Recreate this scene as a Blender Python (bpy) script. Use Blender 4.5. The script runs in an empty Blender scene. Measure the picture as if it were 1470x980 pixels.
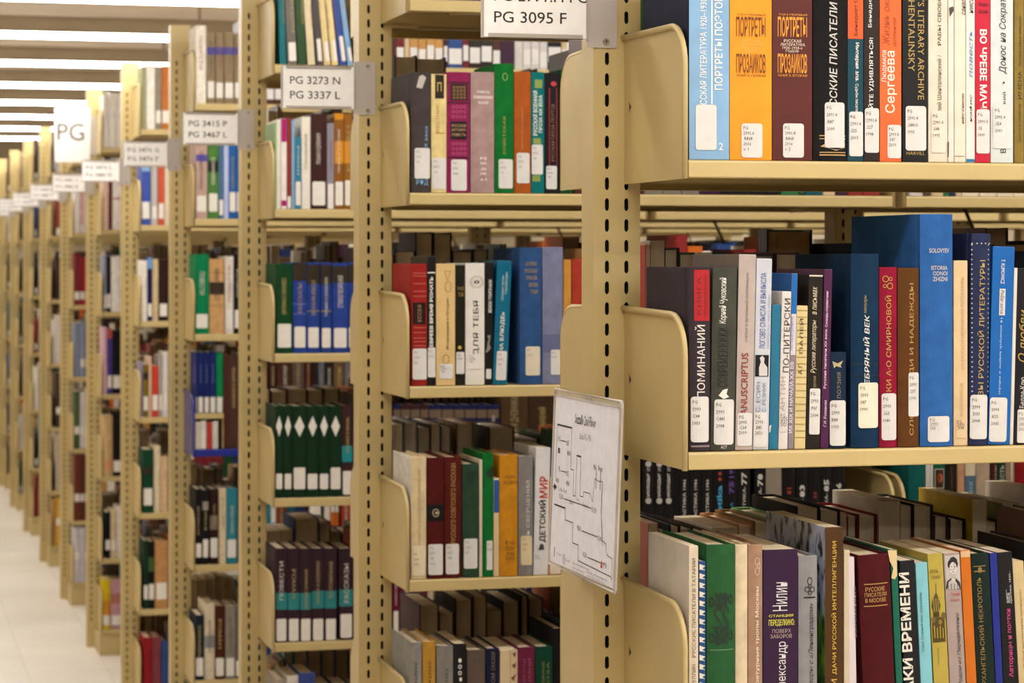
import bpy, bmesh, math, random
from mathutils import Vector, Matrix
from mathutils.geometry import tessellate_polygon

S = bpy.context.scene
C = S.collection
R = math.radians

# ------------------------------------------------------------------ camera
FPX, CX, HY = 3500.0, 735.0, 369.0          # focal length in px, principal x, horizon row (1470x980 frame)
YAW = R(14.68)
EYE = Vector((-0.8785, -2.8735, 1.600))
cam_d = bpy.data.cameras.new('camera')
cam = bpy.data.objects.new('camera', cam_d)
C.objects.link(cam)
cam.location = EYE
cam.rotation_euler = (R(90), 0, -YAW)
cam_d.sensor_width = 36.0
cam_d.lens = FPX / 1470 * 36.0
cam_d.shift_y = -(490 - HY) / 1470
cam_d.clip_start = 0.05
cam_d.dof.use_dof = True
cam_d.dof.focus_distance = 2.84
cam_d.dof.aperture_fstop = 13.0
S.camera = cam

# ------------------------------------------------------------------ world, light levels, exposure
w = bpy.data.worlds.new('world')
S.world = w
w.use_nodes = True
w.node_tree.nodes['Background'].inputs[0].default_value = (1.0, 0.9, 0.75, 1)
w.node_tree.nodes['Background'].inputs[1].default_value = 0.05
LAMP_STRENGTH = 18.0
LAMP_COLOR = (1.0, 0.985, 0.96)
S.view_settings.view_transform = 'Standard'
S.view_settings.look = 'None'
S.view_settings.gamma = 1.0
S.view_settings.use_curve_mapping = False
S.view_settings.exposure = 0.0

# ------------------------------------------------------------------ geometry constants (metres)
PITCH = 1.4543                               # range to range
BAY = 0.914
DEEP = 0.262                                 # half depth of a range at the shelf lip
SPINE = 0.255                                # spines stand just behind the lip
SHELF_Z = [2.040, 1.7098, 1.3796, 1.0494, 0.7192, 0.389, 0.105]
RX = [0, -.0052, -.0034] + [0] * 9         # the ranges are not perfectly in line
NR = 12
CEIL = 2.80
LAMP_Z = 2.483
CT, ST = math.cos(YAW), math.sin(YAW)


def at(px, py, Y):
    """world X, Z of a photo pixel on the plane Y = const"""
    a, b = (px - CX) / FPX, (HY - py) / FPX
    dx, dy = ST + a * CT, CT - a * ST
    t = (Y - EYE.y) / dy
    return EYE.x + dx * t, EYE.z + b * t


# ------------------------------------------------------------------ materials
def lin(h):
    h = h.lstrip('#')
    v = [int(h[i:i + 2], 16) / 255 for i in (0, 2, 4)]
    return tuple(c / 12.92 if c <= .04045 else ((c + .055) / 1.055) ** 2.4 for c in v)


_mats = {}


def M(hexcol, kind='paper'):
    key = (hexcol, kind)
    if key in _mats:
        return _mats[key]
    m = bpy.data.materials.new(kind + '_' + hexcol.lstrip('#'))
    m.use_nodes = True
    nt = m.node_tree
    b = nt.nodes['Principled BSDF']
    col = lin(hexcol)
    N, L = nt.nodes.new, nt.links.new
    if kind == 'emit':
        b.inputs['Base Color'].default_value = (*col, 1)
        b.inputs['Emission Color'].default_value = (*LAMP_COLOR, 1)
        b.inputs['Emission Strength'].default_value = LAMP_STRENGTH
    elif kind == 'ink':
        b.inputs['Base Color'].default_value = (*col, 1)
        b.inputs['Roughness'].default_value = .6
    elif kind == 'foil':
        b.inputs['Base Color'].default_value = (*col, 1)
        b.inputs['Roughness'].default_value = .42
        b.inputs['Metallic'].default_value = .35
    elif kind == 'clear':
        b.inputs['Base Color'].default_value = (.9, .9, .9, 1)
        b.inputs['Roughness'].default_value = .12
        b.inputs['Alpha'].default_value = .30
    else:
        tc = N('ShaderNodeTexCoord')
        nz = N('ShaderNodeTexNoise')
        mix = N('ShaderNodeMixRGB')
        L(tc.outputs['Object'], nz.inputs['Vector'])
        nz.inputs['Detail'].default_value = 4
        sc, amt, rough, bump, bscale = {
            'paper': (30, .10, .42, .03, 400), 'cloth': (55, .16, .72, .22, 900), 'leather': (60, .18, .5, .18, 500),
            'pages': (40, .15, .8, .10, 300), 'label': (60, .05, .55, 0, 1), 'steel': (9, .07, .42, .025, 260),
            'metal': (14, .30, .32, .03, 90), 'wall': (3, .06, .8, .02, 80), 'ceiling': (1.3, .16, .9, .04, 40),
            'floor': (2.2, .06, .28, 0, 1), 'blueplastic': (20, .10, .22, .02, 200)}[kind]
        nz.inputs['Scale'].default_value = sc
        ramp = N('ShaderNodeMapRange')
        ramp.inputs[1].default_value, ramp.inputs[2].default_value = .3, .7
        L(nz.outputs['Fac'], ramp.inputs[0])
        L(ramp.outputs[0], mix.inputs[0])
        mix.inputs[1].default_value = (*[c * (1 - amt) for c in col], 1)
        mix.inputs[2].default_value = (*[min(1, c * (1 + amt * .7)) for c in col], 1)
        out = mix.outputs[0]
        if kind == 'pages':
            wv = N('ShaderNodeTexWave')
            wv.bands_direction = 'X'
            wv.inputs['Scale'].default_value = 260
            wv.inputs['Distortion'].default_value = 1.5
            L(tc.outputs['Object'], wv.inputs['Vector'])
            m2 = N('ShaderNodeMixRGB')
            m2.blend_type = 'MULTIPLY'
            m2.inputs[0].default_value = .25
            L(out, m2.inputs[1])
            L(wv.outputs['Color'], m2.inputs[2])
            out = m2.outputs[0]
        if kind == 'floor':
            br = N('ShaderNodeTexBrick')
            br.offset = 0
            br.inputs['Scale'].default_value = 1
            br.inputs['Brick Width'].default_value = .305
            br.inputs['Row Height'].default_value = .305
            br.inputs['Mortar Size'].default_value = .0015
            br.inputs['Color1'].default_value = (1, 1, 1, 1)
            br.inputs['Color2'].default_value = (.94, .93, .92, 1)
            br.inputs['Mortar'].default_value = (.72, .68, .62, 1)
            L(tc.outputs['Object'], br.inputs['Vector'])
            m2 = N('ShaderNodeMixRGB')
            m2.blend_type = 'MULTIPLY'
            m2.inputs[0].default_value = 1
            L(out, m2.inputs[1])
            L(br.outputs['Color'], m2.inputs[2])
            out = m2.outputs[0]
        L(out, b.inputs['Base Color'])
        b.inputs['Roughness'].default_value = rough
        if kind in ('paper', 'cloth', 'leather', 'pages', 'label'):
            b.inputs['Specular IOR Level'].default_value = {'paper': .28, 'leather': .3}.get(kind, .12)
        if kind == 'metal':
            b.inputs['Metallic'].default_value = .75
        if bump:
            nb = N('ShaderNodeTexNoise')
            nb.inputs['Scale'].default_value = bscale
            L(tc.outputs['Object'], nb.inputs['Vector'])
            bp = N('ShaderNodeBump')
            bp.inputs['Strength'].default_value = bump
            bp.inputs['Distance'].default_value = .001
            L(nb.outputs['Fac'], bp.inputs['Height'])
            L(bp.outputs['Normal'], b.inputs['Normal'])
    _mats[key] = m
    return m


def tree_photo():
    """printed cover photograph: pale sky, dark branches, green foot"""
    if 'tree' in _mats:
        return _mats['tree']
    m = bpy.data.materials.new('printed_tree_photo')
    m.use_nodes = True
    nt = m.node_tree
    N, L = nt.nodes.new, nt.links.new
    tc = N('ShaderNodeTexCoord')
    sx = N('ShaderNodeSeparateXYZ')
    L(tc.outputs['Object'], sx.inputs[0])
    mp = N('ShaderNodeMapping')
    mp.inputs['Scale'].default_value = (1, 90, 40)
    L(tc.outputs['Object'], mp.inputs[0])
    nz = N('ShaderNodeTexNoise')
    nz.inputs['Scale'].default_value = 1
    nz.inputs['Detail'].default_value = 6
    L(mp.outputs[0], nz.inputs['Vector'])
    cr = N('ShaderNodeValToRGB')
    cr.color_ramp.elements[0].position, cr.color_ramp.elements[0].color = .40, (.012, .012, .016, 1)
    cr.color_ramp.elements[1].position, cr.color_ramp.elements[1].color = .50, (.42, .46, .62, 1)
    L(nz.outputs['Fac'], cr.inputs[0])
    g = N('ShaderNodeValToRGB')
    g.color_ramp.elements[0].position, g.color_ramp.elements[0].color = .42, (.02, .05, .01, 1)
    g.color_ramp.elements[1].position, g.color_ramp.elements[1].color = .60, (.16, .33, .04, 1)
    L(nz.outputs['Fac'], g.inputs[0])
    mr = N('ShaderNodeMapRange')
    mr.inputs[1].default_value, mr.inputs[2].default_value = .125, .165
    L(sx.outputs['Z'], mr.inputs[0])
    mx = N('ShaderNodeMixRGB')
    L(mr.outputs[0], mx.inputs[0])
    L(g.outputs[0], mx.inputs[1])
    L(cr.outputs[0], mx.inputs[2])
    L(mx.outputs[0], nt.nodes['Principled BSDF'].inputs['Base Color'])
    nt.nodes['Principled BSDF'].inputs['Roughness'].default_value = .35
    _mats['tree'] = m
    return m


STEEL = M('#c7b078', 'steel')
STEEL_D = M('#c6ab76', 'steel')

# ------------------------------------------------------------------ mesh builder


class MB:
    def __init__(self):
        self.v, self.f, self.mi, self.mats = [], [], [], []

    def slot(self, m):
        if m not in self.mats:
            self.mats.append(m)
        return self.mats.index(m)

    def poly(self, pts, m):
        n = len(self.v)
        self.v += [tuple(p) for p in pts]
        self.f.append(tuple(range(n, n + len(pts))))
        self.mi.append(self.slot(m))

    def raw(self, verts, faces, m):
        n, s = len(self.v), self.slot(m)
        self.v += [tuple(p) for p in verts]
        for f in faces:
            self.f.append(tuple(i + n for i in f))
            self.mi.append(s)

    def box(self, x0, x1, y0, y1, z0, z1, m, top=None, front=None):
        v = [(x0, y0, z0), (x1, y0, z0), (x1, y1, z0), (x0, y1, z0), (x0, y0, z1), (x1, y0, z1), (x1, y1, z1), (x0, y1, z1)]
        self.raw(v, [(0, 3, 2, 1), (1, 2, 6, 5), (3, 0, 4, 7)], m)
        self.raw(v, [(4, 5, 6, 7)], top or m)
        self.raw(v, [(0, 1, 5, 4)], m)
        self.raw(v, [(2, 3, 7, 6)], front or m)

    def tube(self, pts, r, m, n=8):
        rings = []
        for i, p in enumerate(pts):
            p = Vector(p)
            a = Vector(pts[max(0, i - 1)])
            b = Vector(pts[min(len(pts) - 1, i + 1)])
            t = (b - a).normalized()
            u = t.cross(Vector((1, 0, 0)))
            if u.length < .01:
                u = t.cross(Vector((0, 0, 1)))
            u.normalize()
            v = t.cross(u)
            rings.append([p + u * (r * math.cos(2 * math.pi * k / n)) + v * (r * math.sin(2 * math.pi * k / n)) for k in range(n)])
        verts = [q for ring in rings for q in ring]
        faces = []
        for i in range(len(rings) - 1):
            for k in range(n):
                faces.append((i * n + k, i * n + (k + 1) % n, (i + 1) * n + (k + 1) % n, (i + 1) * n + k))
        faces.append(tuple(range(n))[::-1])
        faces.append(tuple((len(rings) - 1) * n + k for k in range(n)))
        self.raw(verts, faces, m)

    def mesh(self, name, smooth=False):
        me = bpy.data.meshes.new(name)
        me.from_pydata(self.v, [], self.f)
        for m in self.mats:
            me.materials.append(m)
        me.polygons.foreach_set('material_index', self.mi)
        if smooth:
            me.polygons.foreach_set('use_smooth', [True] * len(self.f))
        me.update()
        return me


def link(name, data, parent=None, loc=None, rot=None):
    o = bpy.data.objects.new(name, data)
    C.objects.link(o)
    if parent is not None:
        o.parent = parent
    if loc is not None:
        o.location = loc
    if rot is not None:
        o.rotation_euler = rot
    return o


def tag(o, label=None, cat=None, group=None, kind=None):
    if label:
        o['label'] = label
    if cat:
        o['category'] = cat
    if group:
        o['group'] = group
    if kind:
        o['kind'] = kind
    return o


_glyph = {}


def glyphs(s, bold=0.0, shear=0.0, res=2):
    """lettering outlines of s as flat faces, scaled to a unit box; also width / height"""
    key = (s, bold, shear, res)
    if key in _glyph:
        return _glyph[key]
    cu = bpy.data.curves.new('lettering', 'FONT')
    cu.body = s
    cu.resolution_u = res
    cu.offset = bold
    cu.shear = shear
    cu.fill_mode = 'FRONT'
    o = bpy.data.objects.new('lettering', cu)
    me = bpy.data.meshes.new_from_object(o)
    vs = [(v.co.x, v.co.y) for v in me.vertices]
    fs = [tuple(p.vertices) for p in me.polygons]
    bpy.data.objects.remove(o)
    bpy.data.meshes.remove(me)
    bpy.data.curves.remove(cu)
    if not vs:
        r = ([], [], 1.0)
    else:
        x0, x1 = min(v[0] for v in vs), max(v[0] for v in vs)
        y0, y1 = min(v[1] for v in vs), max(v[1] for v in vs)
        sx, sy = max(x1 - x0, 1e-6), max(y1 - y0, 1e-6)
        r = ([((x - x0) / sx, (y - y0) / sy) for x, y in vs], fs, sx / sy)
    _glyph[key] = r
    return r


# ------------------------------------------------------------------ the room
def slab(name, x0, x1, y0, y1, z0, z1, m):
    b = MB()
    b.box(x0, x1, y0, y1, z0, z1, m)
    return tag(link(name, b.mesh(name)), kind='structure')


XL, XR, YF, YB = -4.6, 4.2, -7.5, 19.0
slab('floor', XL, XR, YF, YB, -.1, 0, M('#f5eee3', 'floor'))
slab('ceiling', XL, XR, YF, YB, CEIL, CEIL + .1, M('#f2e4d0', 'ceiling'))
slab('wall_left', XL - .1, XL, YF, YB, 0, CEIL, M('#cbbda0', 'wall'))
slab('wall_right', XR, XR + .1, YF, YB, 0, CEIL, M('#cbbda0', 'wall'))
slab('wall_back', XL, XR, YB, YB + .1, 0, CEIL, M('#cbbda0', 'wall'))
slab('wall_front', XL, XR, YF - .1, YF, 0, CEIL, M('#cbbda0', 'wall'))

# ------------------------------------------------------------------ ceiling lights: luminous wrap battens running along the ranges
prof = [(-.070, .0150), (-.068, .006), (-.054, .001), (0, -.001), (.054, .001), (.068, .006), (.070, .0150)]


def lamp_mesh(x0, x1):
    b = MB()
    m = M('#ffffff', 'emit')
    for (y0, z0), (y1, z1) in zip(prof, prof[1:]):
        b.poly([(x0, y0, z0), (x0, y1, z1), (x1, y1, z1), (x1, y0, z0)], m)
    b.poly([(x0, y, z) for y, z in prof], m)
    b.poly([(x1, y, z) for y, z in prof][::-1], m)
    return b.mesh('diffuser')


lamp_me, lamp_long = lamp_mesh(-1.1, 3.4), lamp_mesh(-1.8, 3.4)


def housing_mesh(x0):
    hb = MB()
    hm = M('#b9a98c', 'steel')
    hb.box(x0 - .02, 3.42, -.075, .075, .0155, .019, hm)
    hb.box(x0 - .02, 3.42, -.066, .066, .019, .066, hm)
    hb.box(x0 - .02, 3.42, -.03, .03, .066, .085, hm)
    for hx in (x0 + .2, .6, 1.8, 3.0):
        hb.tube([(hx, 0, .08), (hx, 0, CEIL - LAMP_Z)], .005, M('#8d8272', 'steel'), 6)
    return hb.mesh('housing')


house_me, house_long = housing_mesh(-1.1), housing_mesh(-1.8)
ORD = ['first', 'second', 'third', 'fourth', 'fifth', 'sixth', 'seventh', 'eighth', 'ninth', 'tenth', 'eleventh', 'twelfth', 'thirteenth', 'fourteenth', 'fifteenth', 'sixteenth',
       'seventeenth', 'eighteenth', 'nineteenth', 'twentieth', 'twenty-first', 'twenty-second', 'twenty-third', 'twenty-fourth', 'twenty-fifth']
vis = 0
for n in range(-4, 12):
    t = link('ceiling_light', None, loc=(0, (n - .12 if n >= 4 else n + .37) * PITCH, LAMP_Z))
    if n >= 4:
        vis += 1
        lb = 'long glowing ceiling light batten, %s from the top of the photo' % ORD[vis - 1]
    else:
        lb = 'long glowing ceiling light batten over the %s' % {-4: 'space farthest behind the viewer', -3: 'space well behind the viewer', -2: 'camera, just behind the viewer', -1: 'aisle before the nearest range', 0: 'nearest range', 1: 'second range', 2: 'third range', 3: 'fourth range'}[n]
    tag(t, lb, 'light', 'ceiling lights over the ranges')
    link('diffuser', lamp_long if n >= 4 else lamp_me, t)
    link('housing', house_long if n >= 4 else house_me, t)

# ------------------------------------------------------------------ shelving ranges
PW, PD, PH = .030, .025, 2.285


def upright_mesh():
    b = MB()
    cols = [-.0124, .0124]
    hw, hh, r = .0027, .0077, .0026
    zs = [(k + .52) * .0254 for k in range(4, 86)]
    x_edges = [-PW, 0, PW]
    for sgn in (-1, 1):
        y = sgn * PD
        z0, z1 = zs[0] - .0127, zs[-1] + .0127
        b.poly([(-PW, y, 0), (PW, y, 0), (PW, y, z0), (-PW, y, z0)], STEEL)
        b.poly([(-PW, y, z1), (PW, y, z1), (PW, y, PH), (-PW, y, PH)], STEEL)
        for z in zs:
            for ci, cxx in enumerate(cols):
                xa, xb, za, zb = x_edges[ci], x_edges[ci + 1], z - .0127, z + .0127
                hole = []
                for k in range(8):
                    a = math.pi * (k + .5) / 4
                    hx = hw * (1 if math.cos(a) > 0 else -1) if abs(math.cos(a)) > .5 else r * math.cos(a) * 1.2
                    hz = (hh if math.sin(a) > 0 else -hh) if abs(math.sin(a)) > .5 else (hh - r) * (1 if math.sin(a) > 0 else -1)
                    hole.append((cxx + hx, y, z + hz))
                outer = [(xb, y, z + .0127 * .4), (xb, y, zb), (xa, y, zb), (xa, y, z + .0127 * .4), (xa, y, z - .0127 * .4), (xa, y, za), (xb, y, za), (xb, y, z - .0127 * .4)]
                # hole starts at angle 22.5 deg: right-upper, then ccw
                vs = outer + hole + [(h[0], h[1] - sgn * .002, h[2]) for h in hole]
                fs = [(k, (k + 1) % 8, 8 + (k + 1) % 8, 8 + k) for k in range(8)] + [(8 + k, 8 + (k + 1) % 8, 16 + (k + 1) % 8, 16 + k) for k in range(8)]
                b.raw(vs, fs, STEEL)
    for x in (-PW, PW):
        b.poly([(x, -PD, 0), (x, PD, 0), (x, PD, PH), (x, -PD, PH)], STEEL)
    b.poly([(-PW, -PD, PH), (PW, -PD, PH), (PW, PD, PH), (-PW, PD, PH)], STEEL)
    # near-black core paints in the shade inside the hollow post, behind the slots
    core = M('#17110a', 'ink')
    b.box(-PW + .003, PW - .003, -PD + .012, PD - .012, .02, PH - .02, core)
    return b.mesh('upright')


def bracket_mesh(mat=STEEL):
    """upright end bracket: plate with rounded upper front corner, rolled rim, little triangular hole; plate in the YZ plane, front towards -Y"""
    b = MB()
    yb, yf, zb, zt, r = -.0255, -DEEP + .002, -.0208, .158, .048
    arc = [(yf + r - r * math.sin(a), zt - .003 - r + r * math.cos(a)) for a in [math.pi / 2 * k / 8 for k in range(9)]]
    out = [(yb, zb), (yb, zt)] + arc + [(yf, zb)]
    tri = [(-.054, .072), (-.042, .080), (-.042, .064)]
    T = .0014
    for x in (-T / 2, T / 2):
        polys = [[Vector((0, *p)) for p in out], [Vector((0, *p)) for p in tri]]
        flat = out + tri
        tris = tessellate_polygon(polys)
        b.raw([(x, p[0], p[1]) for p in flat], [tuple(t) for t in tris], mat)
    for loop in (out, tri):
        for i in range(len(loop)):
            p, q = loop[i], loop[(i + 1) % len(loop)]
            b.poly([(-T / 2, *p), (T / 2, *p), (T / 2, *q), (-T / 2, *q)], mat)
    rim = [(-.0022, yb, zt)] + [(-.0022, p[0], p[1]) for p in arc] + [(-.0022, yf, zb)]
    b.tube(rim, .0036, mat, 8)
    # dark plate standing in for the shade behind the little triangular hole
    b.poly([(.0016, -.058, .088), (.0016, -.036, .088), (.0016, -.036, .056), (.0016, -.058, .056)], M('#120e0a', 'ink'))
    # hooks on the rear edge that catch the upright's slots
    for z in (.13, .055, .0):
        b.tube([(0, yb, z), (0, yb + .004, z - .004), (0, yb + .004, z - .012)], .0011, mat, 6)
    return b.mesh('end_bracket', True)


def shelf_mesh(mat=STEEL):
    b = MB()
    x0, x1 = .0118, BAY - .0118
    b.box(x0, x1, -DEEP + .001, -.030, -.0012, 0, mat)
    # folded front lip with rounded top edge and a small return
    lip = [(-DEEP + .004, 0), (-DEEP + .0012, -.0007), (-DEEP, -.0028), (-DEEP, -.0188), (-DEEP + .0015, -.0200), (-DEEP + .012, -.0200), (-DEEP + .012, -.0188), (-DEEP + .002, -.0188), (-DEEP + .002, -.003)]
    n = len(lip)
    vs = [(x0, *p) for p in lip] + [(x1, *p) for p in lip]
    b.raw(vs, [(i, (i + 1) % n, n + (i + 1) % n, n + i) for i in range(n)] + [tuple(range(n))[::-1], tuple(range(n, 2 * n))], mat)
    b.box(x0, x1, -.034, -.030, -.018, -.0012, mat)
    b.box(x0 + .1, x1 - .1, -.16, -.13, -.012, -.0012, mat)      # stiffening channel
    return b.mesh('shelf')


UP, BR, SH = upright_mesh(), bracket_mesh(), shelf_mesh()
BLUE = M('#2a3390', 'blueplastic')
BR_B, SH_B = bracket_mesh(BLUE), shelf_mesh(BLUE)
brace_b = MB()
for s in (0,):
    za, zb = (.35, 2.15) if s else (2.15, .35)
    brace_b.tube([(.03, .004 * (2 * s - 1), za), (BAY - .03, .004 * (2 * s - 1), zb)], .0035, M('#4a3d28', 'steel'), 6)
BRACE = brace_b.mesh('sway_brace')
NB = [2, 2, 3, 3, 3, 3] + [2] * (NR - 6)
RNAME = ['nearest range with the floor map', 'range with the PG 3273 sign', 'range with the PG 3415 sign', 'range with the PG 3476 sign'] + \
        ['%s range from the front' % ORD[i] for i in range(4, NR)]
RLABEL = ['nearest tan steel library shelving range, its slotted post carrying the floor map',
          'tan steel library shelving range whose post carries the PG 3273 N sign',
          'tan steel library shelving range whose post carries the PG 3415 P sign',
          'tan steel library shelving range with one blue shelf, under the PG 3476 sign'] + \
         ['tan steel library shelving range, %s back from the front' % ORD[i] for i in range(4, NR)]
base_me = {}
for n in range(NR):
    t = link('library_shelving', None, loc=(RX[n], n * PITCH, 0))
    tag(t, RLABEL[n], 'shelving', 'library shelving ranges')
    nb = NB[n]
    for i in range(nb + 1):
        link('upright', UP, t, (i * BAY, 0, 0))
    for bay in range(nb):
        for side in (0, 1):
            for k, z in enumerate(SHELF_Z):
                blue = n == 3 and k == 3 and side == 0 and bay == 0
                loc = (bay * BAY, 0, z) if side == 0 else ((bay + 1) * BAY, 0, z)
                sh = link('shelf', SH_B if blue else SH, t, loc, (0, 0, math.pi * side))
                if blue:
                    sh['label'] = 'glossy blue shelf'
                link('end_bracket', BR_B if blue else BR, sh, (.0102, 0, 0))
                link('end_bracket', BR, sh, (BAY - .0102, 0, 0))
        if n and bay:
            link('sway_brace', BRACE, t, (bay * BAY, 0, 0))
    if nb not in base_me:
        b = MB()
        for y0, y1 in ((-.252, -.250), (.250, .252)):
            b.box(.012, nb * BAY - .012, y0, y1, 0, .082, STEEL)
        for i in range(nb + 1):
            b.box(i * BAY - .0, i * BAY + .012 if i == 0 else i * BAY + .004, -.252, -.026, 0, .082, STEEL)
            b.box(i * BAY - .0, i * BAY + .012 if i == 0 else i * BAY + .004, .026, .252, 0, .082, STEEL)
        base_me[nb] = b.mesh('kick_plate')
    link('kick_plate', base_me[nb], t)

# ------------------------------------------------------------------ books
rnd = random.Random(7)
PAGES = M('#dccaab', 'pages')
PAGES_W = M('#e6dac4', 'pages')
WHITE = M('#dad6d1', 'label')


class Flat:
    """lettering, patches and labels laid on a curved spine: local u across, z up"""

    def __init__(self, mb, bul):
        self.mb, self.bul = mb, bul

    def y(self, u, lift):
        return self.bul(u) - lift

    def rect(self, u0, u1, z0, z1, m, lift=.0003, rad=0.0):
        us = [u0 + (u1 - u0) * k / 6 for k in range(7)]
        if rad:
            us = sorted(us + [u0 + rad * .3, u0 + rad, u1 - rad * .3, u1 - rad])
        pts = []
        for u in us:
            d = min(u - u0, u1 - u)
            c = rad - math.sqrt(max(0, rad * rad - (rad - d) ** 2)) if rad and d < rad else 0
            pts.append((u, c))
        for (a, ca), (b, cb) in zip(pts, pts[1:]):
            ya, yb = self.y(a, lift), self.y(b, lift)
            self.mb.poly([(a, ya, z0 + ca), (b, yb, z0 + cb), (b, yb, z1 - cb), (a, ya, z1 - ca)], m)

    def text(self, s, mode, u0, u1, z0, z1, m, bold=0.0, shear=0.0, lift=.0006, res=2):
        vs, fs, _ = glyphs(s, bold, shear, res)
        out = []
        for x, y in vs:
            if mode == 'h':
                u, z = u0 + x * (u1 - u0), z0 + y * (z1 - z0)
            elif mode == 'u':
                u, z = u1 - y * (u1 - u0), z0 + x * (z1 - z0)
            else:
                u, z = u0 + y * (u1 - u0), z1 - x * (z1 - z0)
            out.append((u, self.y(u, lift), z))
        self.mb.raw(out, fs, m)

    def poly(self, pts, m, lift=.0005):
        self.mb.poly([(u, self.y(u, lift), z) for u, z in pts], m)

    def disc(self, u, z, r, m, lift=.0005, rz=None, n=14, inner=None):
        rz = rz or r
        ring = [(u + r * math.cos(2 * math.pi * k / n), z + rz * math.sin(2 * math.pi * k / n)) for k in range(n)]
        if inner is None:
            self.poly(ring, m, lift)
        else:
            inn = [(u + (r - inner) * math.cos(2 * math.pi * k / n), z + (rz - inner) * math.sin(2 * math.pi * k / n)) for k in range(n)]
            for k in range(n):
                self.poly([ring[k], ring[(k + 1) % n], inn[(k + 1) % n], inn[k]], m, lift)


def cover_mesh(wd, h, D, kind, m, side=None):
    """case of a book: boards and rounded spine (hardback) or a wrapped paper cover; returns MB, bulge function, board thickness"""
    b = MB()
    hb_ = kind in ('cloth', 'leather')
    tb = min(.0026 if hb_ else .0009, wd * .2)
    bu = min(.0045, wd * .13) if hb_ else min(.0012, wd * .05)

    def bul(u):
        q = max(-1.0, min(1.0, 2 * u / wd))
        return -bu * (1 - q * q)
    N = 8
    arc = [(-wd / 2 + wd * k / N) for k in range(N + 1)]
    g = .0009 if hb_ and wd > .012 else 0
    outer = [(-wd / 2, D)] + ([(-wd / 2, .014), (-wd / 2 + g, .010), (-wd / 2 + g, .008), (-wd / 2, .004)] if g else []) + [(u, bul(u)) for u in arc] + \
            ([(wd / 2, .004), (wd / 2 - g, .008), (wd / 2 - g, .010), (wd / 2, .014)] if g else []) + [(wd / 2, D)]
    hw = wd / 2 - tb
    inner = [(-hw, D)] + ([(-hw, .014), (-hw, .010), (-hw, .008), (-hw, .005)] if g else []) + [(max(-hw, min(hw, u)), tb) for u in arc] + \
            ([(hw, .005), (hw, .008), (hw, .010), (hw, .014)] if g else []) + [(hw, D)]
    n = len(outer)
    ch = .0008
    vs = [(x, y, ch) for x, y in outer] + [(x, y, h - ch) for x, y in outer]
    # slightly softened head and tail edges
    vs += [(x * (1 - ch / wd), y + (ch * .5 if y < .003 else 0), 0) for x, y in outer] + [(x * (1 - ch / wd), y + (ch * .5 if y < .003 else 0), h) for x, y in outer]
    vs += [(x, y, 0) for x, y in inner] + [(x, y, h) for x, y in inner]
    fs, fl = [], []
    for i in range(n - 1):
        q = [(i, i + 1, n + i + 1, n + i), (n + i, n + i + 1, 3 * n + i + 1, 3 * n + i), (2 * n + i, 2 * n + i + 1, i + 1, i)]
        (fl if side is not None and i < (5 if g else 1) else fs).extend(q)
        fs += [(3 * n + i, 3 * n + i + 1, 5 * n + i + 1, 5 * n + i), (4 * n + i, 4 * n + i + 1, 2 * n + i + 1, 2 * n + i), (5 * n + i, 5 * n + i + 1, 4 * n + i + 1, 4 * n + i)]
    for i in (0, n - 1):
        fs.append((i, n + i, 5 * n + i, 4 * n + i))
    b.raw(vs, fs, m)
    if fl:
        b.raw(vs, fl, side)
    return b, bul, tb


def pages_mesh(wd, h, D, kind, m):
    b = MB()
    hb_ = kind in ('cloth', 'leather')
    tb = min(.0026 if hb_ else .0009, wd * .2)
    hw = max(.001, wd / 2 - tb - .0001)
    z0, z1 = (.0032, h - .0032) if hb_ else (.0003, h - .0005)
    y1 = D - (.004 if hb_ else .0006)
    con = min(.003, wd * .1) if hb_ else 0
    us = [-hw, -hw * .6, 0, hw * .6, hw]
    back = [(u, y1 - con * (1 - (u / hw) ** 2)) for u in us][::-1]
    pl = [(-hw, tb + .0006), (hw, tb + .0006)] + back
    n = len(pl)
    b.raw([(x, y, z0) for x, y in pl] + [(x, y, z1) for x, y in pl], [(i, (i + 1) % n, n + (i + 1) % n, n + i) for i in range(n)] + [tuple(range(n))[::-1], tuple(range(n, 2 * n))], m)
    return b.mesh('page_block')


n_books = 0
occupied = {}


def occupy(n, side, k, x0, x1):
    occupied.setdefault((n, side, k), []).append((x0, x1))


used_labels = {}


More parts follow.
